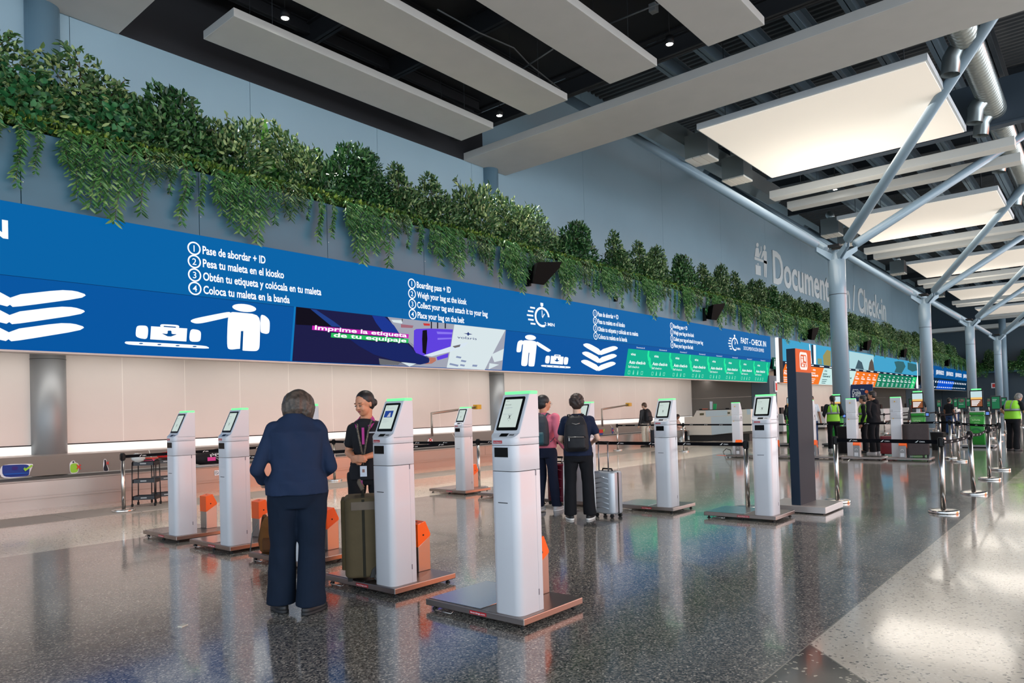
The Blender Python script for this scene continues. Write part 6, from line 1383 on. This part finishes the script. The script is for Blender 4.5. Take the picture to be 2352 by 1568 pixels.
tag(B().rbox(-.35, .3, -.16, .16, 0, .03, .1).build('cardboard_tray', mat('grey_tray', (190, 190, 188), .6), None, bevel=.01, loc=(7.35, 14.85, .53)), 'flat grey tray under the black duffel bag', 'tray')
tag(B().box(-.2, .2, -.12, .12, 0, .22).build('sports_bag', cloth('red_nylon', (214, 50, 46)), None, bevel=.05, seg=3, loc=(9.05, 15.1, .515)), 'small red bag glimpsed under the arm of the navy woman', 'bag')
# light gates with yellow ends on the belt
for (x0, z0, lab) in ((14.9, 1.0, 'steel boom with a yellow scanner head over the belt, right of the centre kiosk'), (24.4, 1.0, 'steel boom with a yellow scanner head over the belt, beyond the man with the suitcase')):
    t = empty('belt_scanner_boom', (x0, 15.9, 0), 0, lab, 'scanner boom'); bm_ = mat('boom_steel', (166, 158, 148), .35, .7)
    B().tube([(0, 0, .85), (0, 0, 1.55), (1.9, -.1, 1.72)], .04, 10).build('boom', bm_, t); B().box(1.85, 2.05, -.2, .0, 1.65, 1.80).build('scanner_head', mat('scanner_yellow', (224, 170, 40), .4), t, bevel=.01); B().tube([(2.05, -.1, 1.72), (2.1, -.1, 1.72)], .045, 12).build('lens', red_lab, t)
# ================================================================ white check-in counter
cw = mat('counter_cream', (232, 224, 212), .35); cbl = mat('counter_pale_blue', (204, 220, 228), .35); cd2 = mat('counter_plinth', (52, 50, 50), .6)
t = empty('check_in_counter', (0, 0, 0), 0, 'long white check-in counter with a stepped left end and pale blue panels', 'counter')
Xc = 29.6
def cf(L, k=0):
    """front face outlined in the plane x = Xc"""
    return [onX(1540 + x / 11.2, 900 + y / 11.2, Xc - .004 * k) for x, y in L]
fr = cf([(358, 640), (582, 655), (672, 478), (2060, 440), (2085, 1000), (1600, 1045), (1060, 1105), (372, 1105)])
n = len(fr); bk = [p + Vector((1.0, 0, 0)) for p in fr]
B().add(fr + bk, [tuple(range(n)), tuple(range(n, 2 * n))[::-1]] + [(i, n + i, n + (i + 1) % n, (i + 1) % n) for i in range(n)]).build('counter_body', cw, t)
flat('blue_panel', cf([(900, 480), (1465, 466), (1460, 605), (915, 635)], 2), cbl, t); flat('blue_panel', cf([(1040, 640), (1590, 612), (1600, 1045), (1060, 1103)], 1), cbl, t); flat('blue_panel', cf([(1960, 440), (2062, 438), (2070, 575), (1970, 580)], 2), cbl, t); flat('blue_panel', cf([(1580, 462), (1692, 460), (1695, 595), (1585, 600)], 2), cbl, t)
p0 = fr[-1]; p1 = fr[4]; B().box(Xc + .25, Xc + .95, p1.y + .2, p0.y - .1, .0, p0.z + .02).build('plinth', cd2, t)
for q in ([(750, 545), (860, 540), (858, 595), (752, 600)], [(1465, 516), (1532, 514), (1530, 560), (1470, 562)]): flat('small_display', cf(q, 3), mat('display_olive', (96, 92, 66), .4), t)
B().box(Xc + .1, Xc + .9, p1.y + .3, fr[2].y - .2, fr[2].z, fr[2].z + .03).build('worktop', black_pl, t)
def card(L, m, lab, off=.3, nm='counter_sign', cat='sign'):
    P = [onX(1540 + x / 11.2, 900 + y / 11.2, Xc + off) for x, y in L]; o = B().add(P + [p + Vector((.02, 0, 0)) for p in P], [(0, 1, 2, 3), (7, 6, 5, 4), (0, 4, 5, 1), (1, 5, 6, 2), (2, 6, 7, 3), (3, 7, 4, 0)]).build(nm, m); return tag(o, lab, cat)
g_s = mat('green_sign_card', (24, 168, 96), .5)
card([(1008, 243), (1074, 246), (1070, 452), (1012, 452)], mat('white_sign_card', (214, 228, 238), .5), 'white upright sign card on the white counter'); card([(1102, 302), (1185, 302), (1170, 452), (1095, 448)], g_s, 'green sign card next to the white card on the counter')
card([(1625, 290), (1692, 290), (1692, 440), (1622, 440)], mat('light_green_sign_card', (70, 196, 100), .5), 'light green sign card at the far end of the counter'); card([(740, 436), (815, 436), (815, 468), (740, 468)], black_pl, 'black device lying on the counter top', nm='counter_device', cat='device'); card([(815, 428), (955, 426), (955, 442), (815, 444)], mat('coral_pouch', (222, 92, 60), .6), 'orange pouch lying on the counter top', nm='pouch', cat='pouch'); card([(1415, 412), (1510, 412), (1508, 466), (1425, 466)], black_pl, 'black printer on the counter top', nm='printer', cat='printer')
# stool of the clerk
t = empty('office_chair', (28.75, 14.95, 0), 0, 'dark office chair at the end of the white counter', 'chair'); B().tube([(0, 0, .06), (0, 0, .5)], .03, 8).build('gas_lift', chrome, t); B().rbox(-.24, .24, -.24, .24, .44, .50, .08).build('seat', black_pl, t, bevel=.02)
for k in range(5): a = 2 * PI * k / 5; B().tube([(0, 0, .08), (.28 * math.cos(a), .28 * math.sin(a), .04)], .02, 6).build('leg', black_pl, t)

# ================================================================ navy banner, green kiosks, green queue signs, bins, far posts
nb = mat('banner_navy', (20, 44, 92), .6); t = empty('hanging_banner', (0, 0, 0), 0, 'navy banner with white words and an orange dot behind the queue', 'banner')
zb = lambda L, o=0: [onX(1840 + x / 7.35, 880 + y / 7.35, 30.0 - o) for x, y in L]
P = zb([(838, 22), (1208, 14), (1196, 300), (820, 310)]); B().add(P + [p + Vector((.05, 0, 0)) for p in P], [(0, 1, 2, 3), (7, 6, 5, 4), (0, 4, 5, 1), (1, 5, 6, 2), (2, 6, 7, 3), (3, 7, 4, 0)]).build('banner_panel', nb, t)
P2 = zb([(820, 310), (1196, 300)]); 
for p in P2: B().tube([p, Vector((p.x, p.y, 0))], .03, 8).build('banner_pole', chrome, t)
flat('orange_dot', zb(ell_px(1106, 142, 30, 28), .02), mat('dot_orange', (232, 110, 62), .5), t)
def bt(s_, a, b_, h): p, q = zb([a, b_], .03); text(s_, 'banner_text', white_ink, t, p, q - p, EZ, h, (q - p).length, .02)
bt('doters', (870, 118), (965, 116), .06); bt('viva', (1000, 112), (1065, 110), .06); bt('Dobla', (865, 190), (1010, 186), .16); bt('el Programa', (862, 236), (1140, 226), .12)
gk = mat('green_kiosk_paint', (44, 150, 52), .4); gk2 = mat('green_kiosk_swoosh', (24, 118, 50), .4)
def green_kiosk(loc, lab):
    t = empty('green_kiosk', loc, 0, lab, 'kiosk', 'green check-in kiosks')
    B().box(-.3, .3, -.45, .45, .03, .09).build('platform', steel, t, bevel=.004); B().box(-.26, .26, -.4, .4, 0, .03).build('platform_feet', black_pl, t)
    B().rbox(-.14, .14, -.19, .19, .09, .98, .03).build('cabinet', gk, t); B().rbox(-.145, .145, -.195, .195, .995, 1.10, .03).build('head_cabinet', gk, t); B().rbox(-.15, .15, -.2, .2, 1.10, 1.13, .03).build('worktop', mat('kiosk_white_top', (222, 216, 214), .4), t)
    B().box(-.03, .03, -.05, .05, 1.13, 1.28).build('neck', white_paint, t); B().box(-.05, -.01, -.175, .175, 1.25, 1.78).build('display_frame', black_gl, t, bevel=.004)
    def q(y0, y1, z0, z1, o=0): return [(-.052 - o, y0, z0), (-.052 - o, y1, z0), (-.052 - o, y1, z1), (-.052 - o, y0, z1)]
    flat('display_sky', q(.15, -.15, 1.56, 1.75), glow('disp_sky', (196, 220, 226), 1.0), t); flat('display_sun', q(.15, -.15, 1.50, 1.56), glow('disp_sun', (240, 190, 110), 1.0), t); flat('display_hill', q(.15, -.15, 1.28, 1.50), glow('disp_hill', (150, 92, 62), .8), t)
    flats('display_text', [q(.13, -.10 + .03 * k, 1.44 - .045 * k, 1.465 - .045 * k, .002) for k in range(4)], scr_wht, t)
    B().box(-.04, .0, -.13, .13, 1.79, 1.83).build('light_bar', grn_bar, t); B().box(-.12, -.05, -.34, -.22, .98, 1.13).build('payment_terminal', black_pl, t, bevel=.006); flat('terminal_screen', [(-.122, -.24, 1.01), (-.122, -.32, 1.01), (-.122, -.32, 1.10), (-.122, -.24, 1.10)], glow('disp_blue', (110, 150, 230), .9), t)
    text('viva', 'kiosk_lettering', mat('pale_green_ink', (190, 232, 170), .5), t, (-.143, .13, .83), (0, -1, 0), EZ, .07, .22, .02); flats('kiosk_line', [[(-.142, .07, .76), (-.142, -.07, .76), (-.142, -.07, .775), (-.142, .07, .775)]], mat('pale_green_ink', (190, 232, 170), .5), t)
    arc = [[(-.1415, .03 + r0 * math.cos(a), .45 + r0 * math.sin(a)) for r0, a in ((.16, a0), (.16, a1), (.10, a1), (.10, a0))] for a0, a1 in zip(np.linspace(.6, 4.2, 14)[:-1], np.linspace(.6, 4.2, 14)[1:])]
    flats('kiosk_swoosh', [[(x, max(-.185, min(.185, y)), z) for x, y, z in r] for r in arc], gk2, t)
    return t
GK = green_kiosk((26.35, 4.85, 0), 'green kiosk with a lit screen right of the big dark suitcase'); copy_tree(GK, (26.2, 3.2, 0), 0, 'green kiosk with a lit screen in the gap of the right-hand queue'); copy_tree(GK, (26.6, 7.45, 0), 0, 'green kiosk in front of the first vest woman'); copy_tree(GK, (26.6, 9.0, 0), 0, 'green kiosk glimpsed left of the dark totem')
gs_f = mat('sign_frame_black', (26, 26, 28), .4); gs_g = mat('queue_sign_green', (14, 130, 78), .5)
def qsign(px0, px1, py0, py1, X, lab, rz=0, pic=False):
    a = onX(px0, py1, X); b_ = onX(px1, py1, X); c = onX(px0, py0, X); w = abs(a.y - b_.y); h = c.z - a.z; cy = (a.y + b_.y) / 2
    t = empty('queue_sign', (X, cy, 0), rz, lab, 'sign', 'green queue signs on barrier posts')
    B().tube([(0, 0, 0), (0, 0, a.z)], .03, 8).build('pole', chrome, t); B().lathe([(.17, 0), (.17, .02), (.03, .03)], n=20).build('base', chrome, t)
    B().box(-.02, .02, -w / 2, w / 2, a.z, a.z + h).build('frame', gs_f, t, bevel=.008); B().box(-.024, -.02, -w / 2 + .04, w / 2 - .04, a.z + .04, a.z + h - .04).build('poster', gs_g, t)
    flats('poster_lines', [[(-.026, w * .32, a.z + h * (.72 - .1 * k)), (-.026, -w * (.1 - .08 * k), a.z + h * (.72 - .1 * k)), (-.026, -w * (.1 - .08 * k), a.z + h * (.75 - .1 * k)), (-.026, w * .32, a.z + h * (.75 - .1 * k))] for k in range(2)] if not pic else [[(-.026, w * .3, a.z + h * .4), (-.026, -w * .2, a.z + h * .4), (-.026, -w * .2, a.z + h * .43), (-.026, w * .3, a.z + h * .43)]], white_ink, t)
    if pic: flats('poster_photo', [[(-.027, w * .3 * math.cos(q), a.z + h * .72 + h * .16 * math.sin(q)) for q in np.linspace(0, 2 * PI, 17)[:-1]]], mat('poster_photo_mix', (120, 90, 84), .5, noise=(12, .7)), t)
    return t
qsign(2088, 2108, 915, 944, 36, 'green queue sign left of the black T-shirt person', pic=True); qsign(2095, 2103, 914, 947, 34, 'narrow green queue sign seen edge-on'); qsign(2151, 2163, 917, 935, 42, 'green queue sign with a photo right of the first lit kiosk', pic=True)
qsign(2177, 2190, 916, 933, 46, 'plain green queue sign in the middle of the far group'); qsign(2190, 2203, 915, 935, 44, 'green queue sign partly behind the large photo sign'); qsign(2199, 2220, 913, 939, 34, 'large green queue sign with an oval photo', pic=True); qsign(2219, 2234, 914, 934, 40, 'green queue sign right of the large photo sign')
qsign(2266, 2277, 913, 935, 40, 'green queue sign behind the gold-edged post', pic=True); qsign(2276, 2300, 909, 941, 30, 'large green queue sign left of the bending person in the vest'); qsign(2299, 2314, 912, 934, 36, 'green queue sign half hidden by the bending person')
def binn(loc, lab, r=.2, h=.62): return tag(B().lathe([(r * .8, 0), (r, h), (r * 1.03, h), (r * 1.03, h - .02), (r * .97, h - .02), (r * .78, .02)], loc, 24).build('waste_bin', mat('bin_black', (34, 34, 38), .5)), lab, 'bin')
binn((24.6, 4.05, 0), 'black waste bin between the two inner barrier posts at right', .18, .54); binn((40, 6.2, 0), 'dark bin beyond the first green kiosk', .35, .9); binn((22.6, 6.15, 0), 'black waste bin behind the vest woman', .2, .8)
k = 0
for row, y in enumerate((8.4, 6.8, 5.2, 3.6, 2.0)):
    pr_ = None
    for c in range(6):
        x = 31.5 + 3.1 * c + .4 * row; copy_tree(P0, (x, y, 0), 0, 'distant steel barrier post of the far queue maze'); nm = (x, y)
        if pr_: belt(pr_, nm, 'black barrier tape of the far queue maze')
        pr_ = nm
# far counters
cg_ = mat('counter_grey_white', (196, 198, 200), .4)
for k in range(9):
    x = 38.5 + 3.6 * k + (1.5 if k > 7 else 0); t = empty('far_check_in_desk', (x, 13.6, 0), 0, 'white check-in desk in the far rows under the lit signs', 'counter', 'far check-in desks')
    B().box(-.9, .9, -.4, .4, .12, 1.05).build('desk_body', cg_, t, bevel=.02); B().box(-.85, .85, -.32, .32, 0, .12).build('plinth', cd2, t); B().box(-.2, .25, -.05, .05, 1.06, 1.4).build('monitor', black_pl, t)
# small floor items
tag(B().tube([onZ(1661, 1037, .01), onZ(1668, 1030, .2), onZ(1678, 1033, .25), onZ(1680, 1043, .05)], .012, 6).build('cable_loop', black_pl), 'black cable loop at the end of the back-turned kiosk platform', 'cable')
tag(B().tube([onZ(1935, 1045, .01), onZ(1950, 1047, .01), onZ(1954, 1053, .01), onZ(1948, 1058, .01)], .010, 6).build('white_cable', mat('cable_white', (206, 200, 190), .5)), 'pale cable curling on the floor before the back-turned kiosks', 'cable')
tag(B().box(-.35, .35, -.06, .06, 0, .004).build('floor_sticker', mat('orange_floor_sticker', (232, 104, 70), .5), None, loc=tuple(onZ(1667, 1046, 0)), rot=(0, 0, 1.2)), 'thin orange sticker on the floor before the white counter', 'sticker')
tag(B().box(-.03, .03, -.02, .02, 0, .006).build('paper_scrap', mat('paper_scrap_white', (220, 212, 196), .6), None, loc=tuple(onZ(420, 1437, 0)), rot=(0, 0, .4)), 'tiny scrap of paper on the dark floor, lower left', 'paper scrap')
